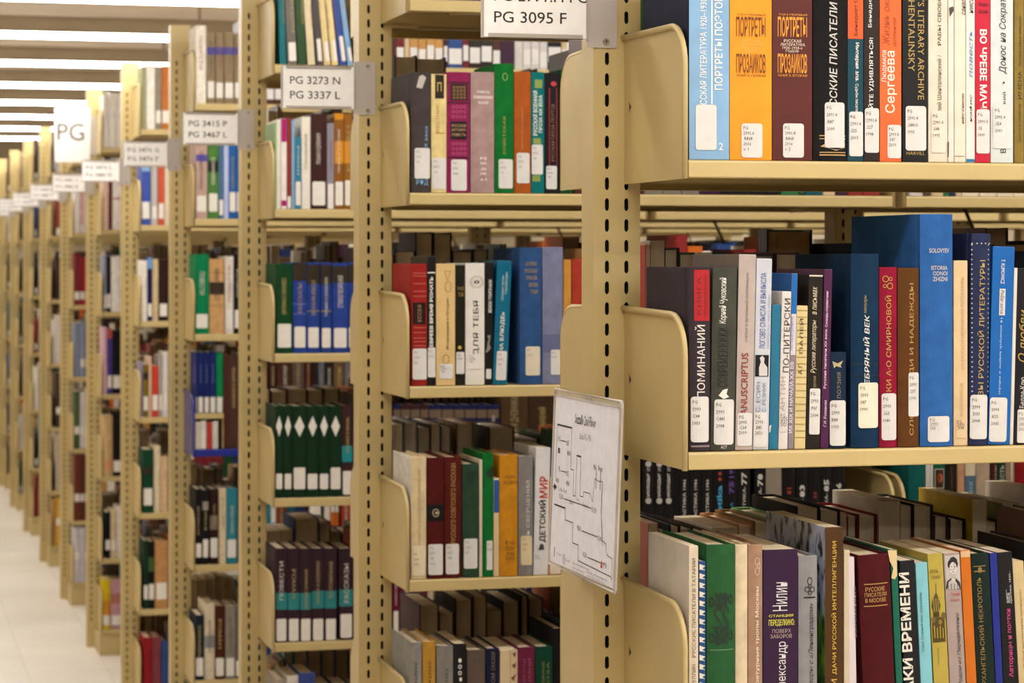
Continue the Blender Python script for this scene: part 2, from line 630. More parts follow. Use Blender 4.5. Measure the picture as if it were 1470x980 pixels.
def book(n, k, x0, x1, ytop, col, desc, kind='cloth', D=.150, lab=None, call=None, items=(), lean=0, side=None, simple=False, pages=PAGES, label=None,
         base=None, where=None, lift=0.0, labcol=None, yoff=0.0, shelf_phrase=None):
    """a book standing on the front of shelf k of range n; x0, x1: spine edges at the foot, ytop: its head, in photo pixels"""
    global n_books
    Ys = n * PITCH - SPINE + yoff
    zs = SHELF_Z[k] + lift
    X0, _ = at(x0, 500, Ys)
    X1, _ = at(x1, 500, Ys)
    X0 = max(X0, RX[n] + (.0144 if n != 3 or k != 3 else .0150))
    xm = (x0 + x1) / 2
    yb = HY - (zs - EYE.z) * FPX / ((Ys - EYE.y) / (CT - (xm - CX) / FPX * ST))
    _, zt = at(xm, ytop, Ys)
    H = min(zt - zs, .4 if k == 0 else .252 if k == 6 else .303)
    wd = max(.004, (X1 - X0) - .0005)
    ang = math.atan2(lean, yb - ytop) if lean else 0.0
    if ang:
        wd *= math.cos(ang)
        H = H / math.cos(ang)
    piv = X1 - .00025 if ang > 0 else X0 + .00025 if ang < 0 else (X0 + X1) / 2
    off = -wd / 2 if ang > 0 else wd / 2 if ang < 0 else 0.0
    m = col if not isinstance(col, str) else M(col, kind)
    root = link('book', None, loc=(piv, Ys, zs + .0006), rot=(0, ang, 0))
    occupy(n, 0, k, min(X0, X0 + math.sin(ang) * H) - .001, max(X1, X1 + math.sin(ang) * H) + .001)
    ca, sa = math.cos(ang), math.sin(ang)

    def loc(px, py):
        X, Z = at(px, py, Ys)
        dx, dz = X - piv, Z - zs
        return dx * ca - dz * sa - off, dx * sa + dz * ca
    mb, bul, tb = cover_mesh(wd, H, D, kind, m, side)
    fl = Flat(mb, bul)

    def box_px(a, b_, c, d):
        """px box to local u,z box, measured about the box centre so that a leaning spine keeps it upright on itself"""
        cu, cz = loc((a + c) / 2, (b_ + d) / 2)
        ppm = FPX / ((Ys - EYE.y) / (CT - (xm - CX) / FPX * ST))
        hu, hz = (c - a) / 2 / ppm / .985, (d - b_) / 2 / ppm
        return cu - hu, cu + hu, cz - hz, cz + hz
    for it in items:
        tp = it[0]
        if tp in 'udh':
            s, a, b_, c, d, colr = it[1:7]
            opt = it[7] if len(it) > 7 else {}
            u0, u1, z0, z1 = box_px(a, b_, c, d)
            fl.text(s, tp, u0, u1, z0, z1, M(colr, opt.get('k', 'ink')), opt.get('b', 0), opt.get('s', 0), opt.get('l', .0006), 1 if n else 2)
        elif tp == 'band':
            y0, y1, colr = it[1:4]
            _, z1 = loc(xm, y0)
            _, z0 = loc(xm, y1)
            z0, z1 = max(z0, .0005), min(z1, H - .0005)
            fl.rect(-wd / 2 + .0003, wd / 2 - .0003, z0, z1, M(colr, 'paper'), .00025)
        elif tp == 'rect':
            a, b_, c, d, colr = it[1:6]
            u0, u1, z0, z1 = box_px(a, b_, c, d)
            fl.rect(max(u0, -wd / 2), min(u1, wd / 2), max(.0004, z0), min(z1, H - .0004), M(colr, 'paper'), it[6] if len(it) > 6 else .0004)
        elif tp == 'disc':
            a, b_, rr, colr = it[1:5]
            u, z = loc(a, b_)
            ppm = FPX / ((Ys - EYE.y) / CT)
            fl.disc(u, z, rr / ppm, M(colr, 'ink'), .0007, (it[5] / ppm if len(it) > 5 and it[5] else None), 14, (it[6] / ppm if len(it) > 6 else None))
        elif tp == 'poly':
            pts = [loc(a, b_) for a, b_ in it[1]]
            fl.poly(pts, M(it[2], 'ink'), it[3] if len(it) > 3 else .0007)
        elif tp == 'lines':                        # rules every dy px between y0 and y1
            y0, y1, dy, colr = it[1:5]
            y = y0
            while y < y1:
                _, z = loc(xm, y)
                fl.rect(-wd / 2 + .0004, wd / 2 - .0004, z - .0004, z + .0004, M(colr, 'ink'), .0005)
                y += dy
    lm = None
    if lab:
        lx0, ly0, lx1, ly1 = lab
        u0, u1, z0, z1 = box_px(lx0, ly0, lx1, ly1)
        u0, u1 = max(u0, -wd / 2 + .0004), min(u1, wd / 2 - .0004)
        z0, z1 = max(z0, .001), min(z1, H - .001)
        lm = MB() if not simple else mb
        lf = Flat(lm, bul)
        lf.rect(u0, u1, z0, z1, M(labcol, 'label') if labcol else WHITE, .0009, min(.003, (u1 - u0) * .15) if not simple else 0)
        if call:
            ppm = FPX / ((Ys - EYE.y) / CT)
            lh = (5.0 if n == 0 else 3.4) / ppm
            step = (z1 - z0) * .155 if n == 0 else (z1 - z0) * .17
            z = z1 - (z1 - z0) * .08
            for ln in call.split('|'):
                _, _, asp = glyphs(ln, 0, 0, 1)
                wl = min(lh * asp * .86, (u1 - u0) * .86)
                if ln:
                    lf.text(ln, 'h', u0 + (u1 - u0) * .09, u0 + (u1 - u0) * .09 + wl, z - lh, z, M('#55504c' if n == 0 else '#7d766e', 'ink'), 0, 0, .0013, 1)
                z -= step
    link('cover', mb.mesh('cover'), root, (off, 0, 0))
    if not simple or True:
        link('page_block', pages_mesh(wd, H, D, kind, pages), root, (off, 0, 0))
    if lm is not None and lm is not mb:
        link('spine_label', lm.mesh('spine_label'), root, (off, 0, 0))
    n_books += 1
    tag(root, None, 'book', group_name(n, k))
    pend.setdefault((n, 0, k), []).append((X0, root, desc, label))
    return root


pend = {}
SH_WORD = {0: 'shelf above sign', 1: 'first shelf under sign', 2: 'second shelf under sign', 3: 'third shelf under sign', 4: 'fourth shelf under sign', 5: 'fifth shelf under sign', 6: 'bottom shelf'}
SIGNED = ['nearest range'] + ['%s range' % ORD[i] for i in range(1, NR)]


def group_name(n, k, far=False):
    return 'books on the %s%s of the %s' % (SH_WORD[k], ' back side' if far else '', RNAME[n])


def far_book(n, k, X0, X1, H, D, col, desc, kind='cloth', pages=PAGES, ang=0.0):
    """a book on the far face of a range: spine away from us, fore-edge towards us"""
    global n_books
    X0, X1 = X0 + RX[n], X1 + RX[n]
    wd = X1 - X0 - .0005
    zs = SHELF_Z[k]
    piv = X1 - .00025 if ang > 0 else X0 + .00025 if ang < 0 else (X0 + X1) / 2
    off = wd / 2 if ang > 0 else -wd / 2 if ang < 0 else 0.0
    root = link('book', None, loc=(piv, n * PITCH + SPINE, zs + .0006), rot=(0, -ang, math.pi))
    mb, bul, tb = cover_mesh(wd, H, D, kind, M(col, kind))
    link('cover', mb.mesh('cover'), root, (off, 0, 0))
    link('page_block', pages_mesh(wd, H, D, kind, pages), root, (off, 0, 0))
    occupy(n, 1, k, min(X0, X0 + math.sin(ang) * H) - .001, max(X1, X1 + math.sin(ang) * H) + .001)
    n_books += 1
    tag(root, None, 'book', group_name(n, k, True))
    pend.setdefault((n, 1, k), []).append((X0, root, desc, None))


# ---- nearest range, shelf below the sign (k = 1)
W, INK, GOLD = '#f2ece2', '#2a2422', '#c9a24a'
book(0, 1, 987.5, 1047, -45, '#86aed2', 'light blue hardback, white vertical Cyrillic title about poets', 'paper', .165, (997.5, 151, 1028.5, 216), items=[
    ('u', 'РУССКАЯ ЛИТЕРАТУРА 1920–1930-х', 1004, -10, 1014, 163, W, {'b': .006}), ('u', 'ПОРТРЕТЫ ПОЭТОВ', 1025, -5, 1037, 130, W, {'b': .012}),
    ('rect', 1020.3, -40, 1022.2, 150, W), ('h', '2', 1031, 206, 1038, 216, W)], side=M('#23253a', 'cloth'))
for cx, col, ink, mid, dsc, v in ((1077.5, '#f39a24', '#6e3a10', '#f8b35a', 'orange hardback with brown title in tall narrow capitals', 'v. 1'),
                                  (1137, '#5a2621', '#ee9a2e', '#e8d9c4', 'maroon hardback with orange title in tall narrow capitals', 'v. 2')):
    book(0, 1, cx - 30 if cx < 1100 else 1108.5, cx + 30.5 if cx < 1100 else 1166, -45, col, dsc, 'paper', .165, (cx - 14.5, 178, cx + 17, 227), 'PG|2991.4|.R868|2016|' + v, [
        ('h', 'ПОРТРЕТЫ', cx - 22, 25, cx + 22, 54, ink, {'b': .012}), ('h', 'ПРОЗАИКОВ', cx - 22, 78, cx + 22, 106, ink, {'b': .012}),
        ('h', 'ТОМ ПЕРВЫЙ', cx - 21, 20, cx + 22, 23.4, ink), ('h', 'КНИГА ПЕРВАЯ' if cx < 1100 else 'КНИГА ВТОРАЯ', cx - 21, 107.5, cx + 22, 111, ink),
        ('h', 'РУССКАЯ', cx - 13, 57.5, cx + 13, 62, mid), ('h', 'ЛИТЕРАТУРА', cx - 18, 63, cx + 19, 67, mid), ('h', '1920–1930-х', cx - 15, 68, cx + 15, 71.5, mid), ('h', 'ГОДОВ', cx - 10, 72.5, cx + 9, 76.5, mid)])
book(0, 1, 1167, 1216, -40, '#1c1a1b', 'black hardback, grey serif title reading up, gold foot bands', 'cloth', .16, (1181, 148, 1212, 213), 'PG|2991.4|.R87|2000', [
    ('u', 'РУССКИЕ ПИСАТЕЛИ', 1188, 4, 1200, 174, '#cfcac2', {'b': .01, 's': .15}),
    ('rect', 1174, 195, 1214, 196.5, '#c9a06a'), ('rect', 1174, 199.5, 1214, 200.7, '#c9a06a'), ('rect', 1174, 219, 1214, 220.3, '#c9a06a'), ('rect', 1174, 222.5, 1214, 224.2, '#c9a06a'),
    ('poly', [(1176, 211), (1186, 205), (1200, 212), (1212, 206), (1212, 213), (1198, 217), (1186, 213)], '#c9a06a', .0004)])
book(0, 1, 1216.5, 1239.5, -30, '#0e4250', 'teal paperback with an orange upper part', 'paper', .135, (1218, 161, 1239, 225), 'PG|2991.4|.S25|2013', [
    ('band', -30, 56.5, '#e05e2c'), ('u', 'Бенедикт Сарнов', 1225, -30, 1232, 52, '#3b1d12'), ('d', 'Империя зла.', 1226, 62, 1233, 118, W, {'b': .01}), ('d', 'Судьбы писателей', 1226, 121, 1232, 170, W)])
book(0, 1, 1240, 1262.5, -25, '#2a1d1b', 'dark brown paperback, white capitals reading up', 'paper', .135, (1240.5, 156, 1262, 220), 'PG|2991.4|.S27|1998', [
    ('u', 'УМЕЙТЕ УДИВЛЯТЬСЯ!', 1245.5, 55, 1254, 180, W, {'b': .01}), ('u', 'Бенедикт Сар', 1245.5, -34, 1252, 40, W)])
book(0, 1, 1263, 1294, -30, '#ee6a35', 'bright orange paperback with large white vertical author name', 'paper', .145, (1272.5, 180, 1294, 228), 'PG|2991.4|.S47|2019', [
    ('u', 'Сергеева', 1269.5, 74, 1287.5, 163, '#fbe9d8', {'b': .008}), ('u', 'Людмила', 1264.5, 73, 1273, 119, '#fbe9d8'),
    ('u', 'Жизнь оказалась', 1266.5, -50, 1277, 66, '#a24a22', {'s': .25}), ('u', 'длинной', 1280, 26, 1287, 68, '#a24a22', {'s': .25})])
book(0, 1, 1295.5, 1332, -30, '#191719', 'black hardback, gold English title reading down', 'paper', .15, (1298.5, 153, 1330, 217), 'PG|2991.4|.S4813|1995', [
    ("d", "RUSSIA'S LITERARY ARCHIVE", 1316.5, -45, 1326.5, 144, '#b79a55'), ('d', 'VITALY SHENTALINSKY', 1303, -62, 1312.5, 103, '#b79a55'), ('h', 'HARVILL', 1300, 218.5, 1328, 223, '#b79a55')])
book(0, 1, 1332.5, 1360.5, -30, '#ded3c0', 'cream paperback, dark Cyrillic author and title reading up', 'paper', .14, (1336, 160, 1358, 220), 'PG|2991.4|.S48|1995', [
    ('u', 'РАБЫ СВОБОДЫ', 1345, -22, 1351.5, 66, '#3c3733', {'b': .006}), ('u', 'Виталий Шенталинский /', 1344, 80, 1351, 180, '#5b544e')], labcol='#e2d8c7')
book(0, 1, 1361, 1369.5, -20, '#e2dacb', 'thin scuffed off-white booklet, dark smudges on spine', 'paper', .13, items=[
    ('poly', [(1362, 12), (1368, 10), (1369, 16), (1363, 25)], '#4a4038'), ('poly', [(1359.5, 205), (1362, 204), (1361.6, 226), (1359.8, 226)], '#5b5048')])
book(0, 1, 1370, 1386, -25, '#e5d9c6', 'thin cream book with small black script on spine', 'paper', .14, items=[
    ('u', 'нафис иснаилова', 1379, 135, 1385, 178, INK, {'s': .3}), ('u', 'саналак', 1380, -10, 1386, 22, INK, {'s': .3}), ('rect', 1369, 224.5, 1385, 225.4, '#857a6c')])
book(0, 1, 1386.5, 1399.5, -25, '#e6dfd6', 'white book with blue script and blue foot band', 'paper', .14, items=[
    ('band', 229, 236, '#2478a8'), ('u', 'повесть', 1391, 45, 1396, 112, '#2b86b4', {'s': .3}), ('u', 'нафис', 1391, 136, 1396, 176, INK, {'s': .3}), ('u', 'нисан', 1391, -10, 1397, 20, INK, {'s': .3})])
book(0, 1, 1400, 1421.5, -28, '#c5203a', 'crimson paperback, heavy white title reading down', 'paper', .135, (1400.5, 158, 1421, 221), 'PG|2991.4|.S5|1999', [
    ('d', 'ВО ЧРЕВЕ МАЧЕХИ', 1405.5, 43, 1416.5, 187, W, {'b': .03}), ('h', 'Наталья', 1404, 4, 1418, 10, '#2c0d12'), ('h', 'Костина', 1404, 14, 1418, 20, '#2c0d12')])
book(0, 1, 1422, 1454.5, -30, '#d3d8d6', 'pale grey-blue paperback, handwritten black title reading up', 'paper', .14, (1424, 152, 1453, 214), 'PG|2991.4|.S54|2001', [
    ('u', 'Донос на Сократа', 1433, -8, 1446, 107, INK, {'s': .25}), ('disc', 1440, 119.5, 1.6, INK), ('u', 'кий', 1438, 133, 1443, 150, INK), ('u', 'В', 1435, 214, 1443.5, 220, INK)], labcol='#d9d8d4')
book(0, 1, 1456, 1470, -30, '#8d763a', 'olive gold book, dark capitals reading up', 'cloth', .15, items=[
    ('u', 'АЛЕКСЕЙ СМИРНОВ', 1460, 150, 1465, 204, '#3b3018'), ('u', 'ИМЕНА', 1460, 103, 1466, 143, '#3b3018'), ('u', 'Литературные мемуары', 1461, 24, 1466, 96, '#3b3018')])
# ---- nearest range, second shelf below the sign (k = 2)
book(0, 2, 989, 1019.5, 384, '#3a3036', 'dark plum hardback with a red block at its head', 'cloth', .158, (990.5, 569.5, 1017, 635), 'PG|2993|C48|1959', [
    ('rect', 995, 388, 1018.5, 461, '#b3242b'), ('u', 'ВОСПОМИНАНИЙ', 996, 467, 1011, 605, '#e3dcd2', {'b': .006}), ('u', 'КНИГА', 999, 398, 1005, 452, '#5c1215'), ('u', 'ПРОДОЛЖЕНИЕ', 1009, 396, 1015, 458, '#5c1215'),
    ('rect', 991, 639.5, 1019, 642, '#8d7d7c')], pages=PAGES_W)
book(0, 2, 1019.5, 1054.5, 385, '#47483f', 'grey-green hardback, black title and white author name', 'cloth', .155, (1023.5, 573.5, 1053, 638.5), 'PG|2993|C485|2008', [
    ('u', 'СОВРЕМЕННИКИ', 1028.5, 470, 1044, 556, '#1f1e1a', {'b': .02}), ('u', 'Корней Чуковский', 1031, 399, 1043, 465, '#e8e4dc', {'b': .01, 's': .2}),
    ('poly', [(1030, 568), (1036, 560), (1043, 558), (1041, 566), (1045, 570), (1037, 573)], '#e8e4dc'), ('h', 'АСТ', 1033, 640, 1042, 644, '#e8e4dc')], lean=4)
book(0, 2, 1055, 1080, 366, '#b9a9a2', 'pale pinkish grey book, red Latin title reading up', 'paper', .165, (1057.5, 593, 1079.5, 640.5), 'PG|2993|.C64|2019', [
    ('u', 'MANUSCRIPTUS', 1063, 507, 1073, 606, '#8e2a22', {'b': .008}), ('u', 'статьи и архивные публикации', 1069, 392, 1074.5, 492, '#7c6c66', {'s': .2})], lean=6, side=M('#6d625d', 'paper'))
book(0, 2, 1080.5, 1103, 372, '#c9cbd3', 'white book, violet-blue title, small black statue photo', 'paper', .15, (1080.8, 592, 1101, 642), 'PG|2993|.E85|2021', [
    ('u', 'ЛОГОВО СМЫСЛА И ВЫМЫСЛА', 1090.5, 392, 1099, 501, '#5560a8', {'b': .006}), ('u', 'ПЕРЕПИСКА ЧЕРЕЗ ОКЕАН', 1101.5, 424, 1105, 501, '#8e93b5'),
    ('rect', 1083.5, 510, 1103.5, 541, '#15141a'), ('poly', [(1089, 540), (1089, 528), (1091.5, 520), (1090, 514), (1094, 511), (1097, 515), (1096, 521), (1101, 528), (1101, 540)], '#cfc9c8'),
    ('u', 'С. ЕСИН', 1085, 549, 1091, 592, '#7d8490'), ('u', 'С. РЕЗНИК', 1093.5, 549, 1099, 592, '#7d8490')], lean=6)
book(0, 2, 1103.5, 1116.5, 438, '#26708f', 'plain teal paperback without lettering', 'paper', .13, items=[('poly', [(1104, 612), (1107, 610), (1105.5, 620), (1104, 622)], '#d5d2c8')], lean=5)
book(0, 2, 1117, 1130.5, 419, '#dcd4cf', 'white paperback, spaced black title reading up', 'paper', .13, (1118, 592, 1130, 620), 'PG|2993|.K37|2021', [
    ('u', 'ПО-ПИТЕРСКИ', 1124.5, 429, 1133.5, 535, INK), ('u', 'АНТИН', 1119.5, 541, 1127, 590, '#b4a6a4')], lean=6, labcol='#dcd4cf')
book(0, 2, 1131, 1139.5, 393, '#8b7f86', 'lilac grey book with a bright blue head', 'paper', .15, items=[
    ('band', 393, 451, '#1769b4'), ('band', 451, 510, '#cfcbd3'), ('u', 'ИХ XIX И НАЧАЛА XX ВВ', 1132.5, 520, 1138, 622, '#e2dce0', {'b': .01}), ('u', 'литературные', 1135, 455, 1139, 504, '#8d86c0')], lean=6, side=M('#155a9e', 'paper'))
book(0, 2, 1140, 1156, 439.5, '#d9c48d', 'pale yellow book with ruled lines, black author name', 'paper', .125, items=[
    ('lines', 446, 636, 9.6, '#9a854f'), ('u', 'А.Г.', 1145.5, 521, 1151.5, 538, INK), ('u', 'ПАЛЕЙ', 1146, 458, 1152.5, 508, INK)], lean=4)
book(0, 2, 1156.5, 1177, 395, '#1e1712', 'black book with white border, cream script title', 'paper', .15, (1161, 558, 1177, 624), 'PG|2993|.P47|2004', [
    ('u', 'Русские литераторы', 1163.5, 460, 1172.5, 536, '#ddd0b0', {'s': .3}), ('u', 'в письмах', 1166, 412, 1172.5, 452, '#ddd0b0', {'s': .3}), ('u', 'русские', 1167, 540, 1172, 556, '#a79768'), ('band', 395, 397.5, '#d9cfbd')], lean=5)
book(0, 2, 1177.5, 1189.5, 387, '#4d1c44', 'purple paperback, small white title reading up', 'paper', .15, items=[
    ('u', 'Русские писатели XX века.', 1182.5, 472, 1187, 558, '#e5d6de', {'b': .01}), ('u', 'Словарь-справочник', 1184.5, 418, 1189, 470, '#e5d6de', {'b': .01}), ('u', 'Г.И. Романова', 1182, 575, 1186, 613, '#e5d6de', {'s': .2})], lean=6)
book(0, 2, 1190, 1214.5, 506, '#1b2a40', 'short navy book, gold bird emblem', 'cloth', .12, (1189.8, 575, 1214, 640), 'PG|2993|B88|1993', [
    ('poly', [(1194, 519), (1201, 522), (1209, 518), (1205, 525), (1207, 528), (1199, 526), (1196, 529)], '#b6a57c'), ('u', 'поэзия', 1200, 535, 1206, 572, '#7c7460')])
book(0, 2, 1221, 1261.5, 365, '#13304b', 'large dark navy hardback, white italic title reading up', 'cloth', .175, (1229.5, 549.5, 1260.5, 614.5), 'PG|2993|S47|1990', [
    ('u', 'СЕРЕБРЯНЫЙ ВЕК', 1236.5, 452, 1246, 580, '#e6e2da', {'b': .008, 's': .2}), ('u', 'мемуары', 1238, 424, 1243, 450, '#a48e5a', {'s': .2}), ('band', 521, 524, '#0e263c'), ('band', 538, 541, '#0e263c')], labcol='#eadfca')
book(0, 2, 1262, 1287.5, 384, '#8e1632', 'crimson cloth hardback, gold title and curl ornament', 'cloth', .14, (1264, 565, 1286.5, 632), 'PG|2993|.S65|1989', [
    ('u', 'ЗАПИСКИ А·О СМИРНОВОЙ', 1268.5, 425, 1278, 610, '#b98f45', {'b': .008}), ('disc', 1270, 401, 5, '#b98f45', None, 1.2), ('disc', 1276, 411, 5, '#b98f45', None, 1.2), ('disc', 1269, 411, 3, '#b98f45', None, 1.0), ('disc', 1277, 401, 3, '#b98f45', None, 1.0)])
book(0, 2, 1288.5, 1319, 385, '#5e3a1a', 'brown cloth hardback, gold title reading up', 'cloth', .14, (1301.5, 535, 1320, 598), 'PG|2993|.S57|1990', [
    ('u', 'СЛОВА, ВЕДИ И НАДЕЖДЫ', 1303.5, 407, 1311, 625, '#b48b4a', {'b': .01})])
book(0, 2, 1320.5, 1367.5, 308, '#2f62a4', 'tallest big blue cloth hardback, silver lettering at head', 'cloth', .205, (1329, 597.5, 1362.5, 634.5), 'PG|2993|S65', [
    ('h', 'SOLOVYEV', 1331, 357, 1362, 363.5, '#c9c4bd', {'b': .01}), ('h', 'ISTORIIA', 1334, 382, 1359, 388, '#c9c4bd', {'b': .01}), ('h', 'ODNOI', 1336, 390, 1359, 396, '#c9c4bd', {'b': .01}), ('h', 'ZHIZNI', 1336, 398, 1359, 404, '#c9c4bd', {'b': .01})])
book(0, 2, 1369, 1389, 374.5, '#dcbf94', 'peach tan paperback, faint tan lettering', 'paper', .13, (1371.5, 601, 1387, 629), 'PG|2993|.V38', [
    ('u', 'ИЗ РУССКОЙ МЕМУАРНОЙ ЛИТЕРАТУРЫ', 1377, 398, 1384, 530, '#c09f70'), ('u', 'АНДРОНИКОВ', 1377, 550, 1383, 598, '#c09f70')], labcol='#dcc19a')
book(0, 2, 1390, 1417.5, 336, '#2a3150', 'dark blue hardback with dotted silver border, gold title', 'cloth', .16, (1391, 567, 1417, 630.5), 'PG|2994|.D33|2008', [
    ('u', 'МУЗЫ РУССКОЙ ЛИТЕРАТУРЫ', 1401, 374, 1411.5, 590, '#b39a5c', {'b': .004})] +
    [('disc', 1394.2 + .4, y, 1.1, '#b9b4ac') for y in range(352, 566, 7)] + [('disc', 1416.5 + 1.2, y, 1.1, '#b9b4ac') for y in range(352, 566, 7)] + [('disc', x, 350, 1.2, '#b9b4ac') for x in range(1395, 1420, 6)], lean=5)
book(0, 2, 1418, 1449.5, 355, '#1561ae', 'bright blue paperback, white author name reading down', 'paper', .145, (1419, 571, 1445.5, 634.5), 'PG|2994|.K55|2005', [
    ('d', 'T. KLIMOWICZ', 1436, 373, 1441.5, 408, W), ('rect', 1433.5, 415, 1442.5, 453, '#d8d5d0', .0004), ('d', 'Pożar serca', 1435, 417, 1441, 451, '#4a4a5a', {'s': .2, 'l': .0009}), ('d', '16 smutnych esejów o miłości', 1433, 457, 1437.5, 566, '#bcd0e6')], lean=8, pages=PAGES_W)
book(0, 2, 1450, 1454.5, 385, '#d9d2c8', 'very thin white booklet', 'paper', .14, lean=7)
book(0, 2, 1455, 1476, 386, '#15131a', 'black paperback with gold script at the frame edge', 'paper', .14, (1459, 588, 1475, 636), 'PG|2994|.S43|2015', [
    ('u', 'О любви', 1461, 445, 1474, 520, '#b79a4a', {'s': .3}), ('u', 'Белла-Клю', 1463, 542, 1471, 586, '#d9d2c8')], lean=6)
# ---- nearest range, third shelf below the sign (k = 3): only the upper parts of the spines are in the picture
book(0, 3, 985, 1002.5, 784, '#d9cbb2', 'cream hardback with broad cream side, brown title', 'paper', .15, items=[
    ('u', 'РУССКИЕ ПИСАТЕЛИ В ТАТАРИИ', 993, 802, 998.5, 944, '#5b4636'), ('u', 'ГИНИЯТУЛЛИН ·', 993, 950, 998.5, 1010, '#5b4636')], side=M('#cdc2b4', 'paper'))
book(0, 3, 1003.5, 1013, 806, '#254a80', 'thin book with jagged blue and white pattern', 'paper', .12, items=[
    ('poly', [(1004, y), (1012.5, y + 3), (1008, y + 6), (1012.5, y + 9), (1004, y + 8)], '#d9d3c6', .0004) for y in range(810, 1050, 13)])
book(0, 3, 1014, 1055, 782, '#2b5a34', 'green cloth hardback with dark scroll ornament', 'cloth', .16, items=[
    (md, ch, 1034 + dx - w_, 888 + dy - h_, 1034 + dx + w_, 888 + dy + h_, '#132b1a') for md, ch, dx, dy, w_, h_ in (('u', '&', -9, -26, 9, 13), ('d', '&', 9, -26, 9, 13), ('u', '&', -9, 26, 9, 13), ('d', '&', 9, 26, 9, 13), ('h', 'S', -6, 0, 6, 16), ('h', 'S', 6, 0, 6, 16), ('u', '§', 0, -24, 8, 12), ('d', '§', 0, 24, 8, 12))] + [('rect', 1017, 931.8, 1053, 933, '#6f8a6a')])
book(0, 3, 1055.5, 1073, 782, '#d8c5a4', 'plain cream hardback without lettering', 'cloth', .15)
book(0, 3, 1073.5, 1094.5, 782, '#a5826a', 'tan brown hardback, white title reading up', 'cloth', .15, items=[
    ('u', 'Литературные тропы Москвы', 1083, 842, 1089.5, 1010, '#e8dccb', {'b': .01}), ('disc', 1086, 806, 4, '#cbb49c', 6, 1.0), ('disc', 1086, 820, 4, '#cbb49c', 6, 1.0), ('disc', 1088, 812, 2.6, '#cbb49c', 5, 1.0)])
book(0, 3, 1095.5, 1145, 789, '#33183a', 'wide dark purple hardback, white author name, yellow title', 'paper', .16, items=[
    ('u', 'Александр', 1114, 921, 1131, 996, '#dfd8da'), ('u', 'Нилин', 1108, 836, 1130, 877, '#dfd8da'), ('h', 'СТАНЦИЯ', 1102.5, 882, 1139, 886.5, '#d3c94f', {'b': .02}),
    ('h', 'ПЕРЕДЕЛКИНО:', 1102, 889, 1141, 899.5, '#d3c94f', {'b': .02}), ('h', 'ПОВЕРХ', 1107.5, 903, 1135.5, 908.5, '#b9a098'), ('h', 'ЗАБОРОВ', 1104.5, 910.5, 1137, 916, '#b9a098')])
book(0, 3, 1146, 1173, 798, '#8f8d8f', 'grey hardback with black script title and ornament', 'cloth', .15, items=[
    ('u', 'Разговоры с «Ленинградом»', 1159, 866, 1168, 1010, '#1d1b1c', {'s': .3}), ('rect', 1152, 856.5, 1170, 858.5, '#1d1b1c'), ('disc', 1161, 834, 4.2, '#1d1b1c', 6, 1.2), ('disc', 1157, 846, 4.2, '#1d1b1c', None, 1.2), ('disc', 1165, 846, 4.2, '#1d1b1c', None, 1.2), ('disc', 1161, 841, 3, '#1d1b1c', None, 1.2), ('disc', 1161, 851, 3.2, '#1d1b1c', None, 1.2)])
book(0, 3, 1184, 1210.5, 757, '#4c3013', 'tall brown book, yellow title, tree photograph on its side', 'paper', .19, items=[
    ('u', 'ДАЧИ РУССКОЙ ИНТЕЛЛИГЕНЦИИ', 1192.5, 777, 1201, 968, '#d8b23c', {'b': .006}), ('u', 'И', 1192.5, 975, 1201, 983, '#d8b23c')], side=tree_photo())
book(0, 3, 1211.5, 1220, 790, '#cdbda0', 'thin cream book, rounded worn head', 'paper', .14)
book(0, 3, 1221, 1231, 800, '#d9ccd0', 'thin pale pinkish white paperback', 'paper', .14, items=[('u', 'воспоминания', 1226, 842, 1229, 915, '#7b6f78')], lean=-5)
book(0, 3, 1242, 1287.5, 797, '#4c1519', 'maroon cloth hardback, gold title block near head', 'cloth', .15, items=[
    ('h', 'РУССКИЕ', 1240, 842, 1269, 848.5, '#b78f50', {'b': .01}), ('h', 'ПИСАТЕЛИ', 1239, 850, 1272, 856, '#b78f50', {'b': .01}), ('h', 'В МОСКВЕ', 1240, 858, 1271, 864, '#b78f50', {'b': .01}), ('rect', 1238, 837, 1274, 838.3, '#b78f50'), ('rect', 1238, 868.5, 1274, 869.8, '#b78f50')], lean=-12)
book(0, 3, 1289.6, 1299, 789, '#17624e', 'thin teal green book with torn cream head', 'paper', .14, items=[
    ('poly', [(1274, 790), (1287, 790), (1287.5, 826), (1284, 832), (1279, 830), (1282, 816), (1277, 806)], '#d9c08c'), ], lean=-12.6)
book(0, 3, 1302, 1323.5, 805, '#15161b', 'black book, big worn white capitals reading up', 'paper', .14, items=[
    ('u', 'ЗНАКИ ВРЕМЕНИ', 1294, 822, 1309, 1026, '#e0dacd', {'b': .03})], lean=-11.6)
book(0, 3, 1325, 1342, 808, '#82c2cd', 'pale aqua paperback, small dark title reading up', 'paper', .13, items=[
    ('u', 'Озеро Озерный квас (Державин)', 1320.5, 850, 1325.5, 936, '#2c4c58')], lean=-11.8)
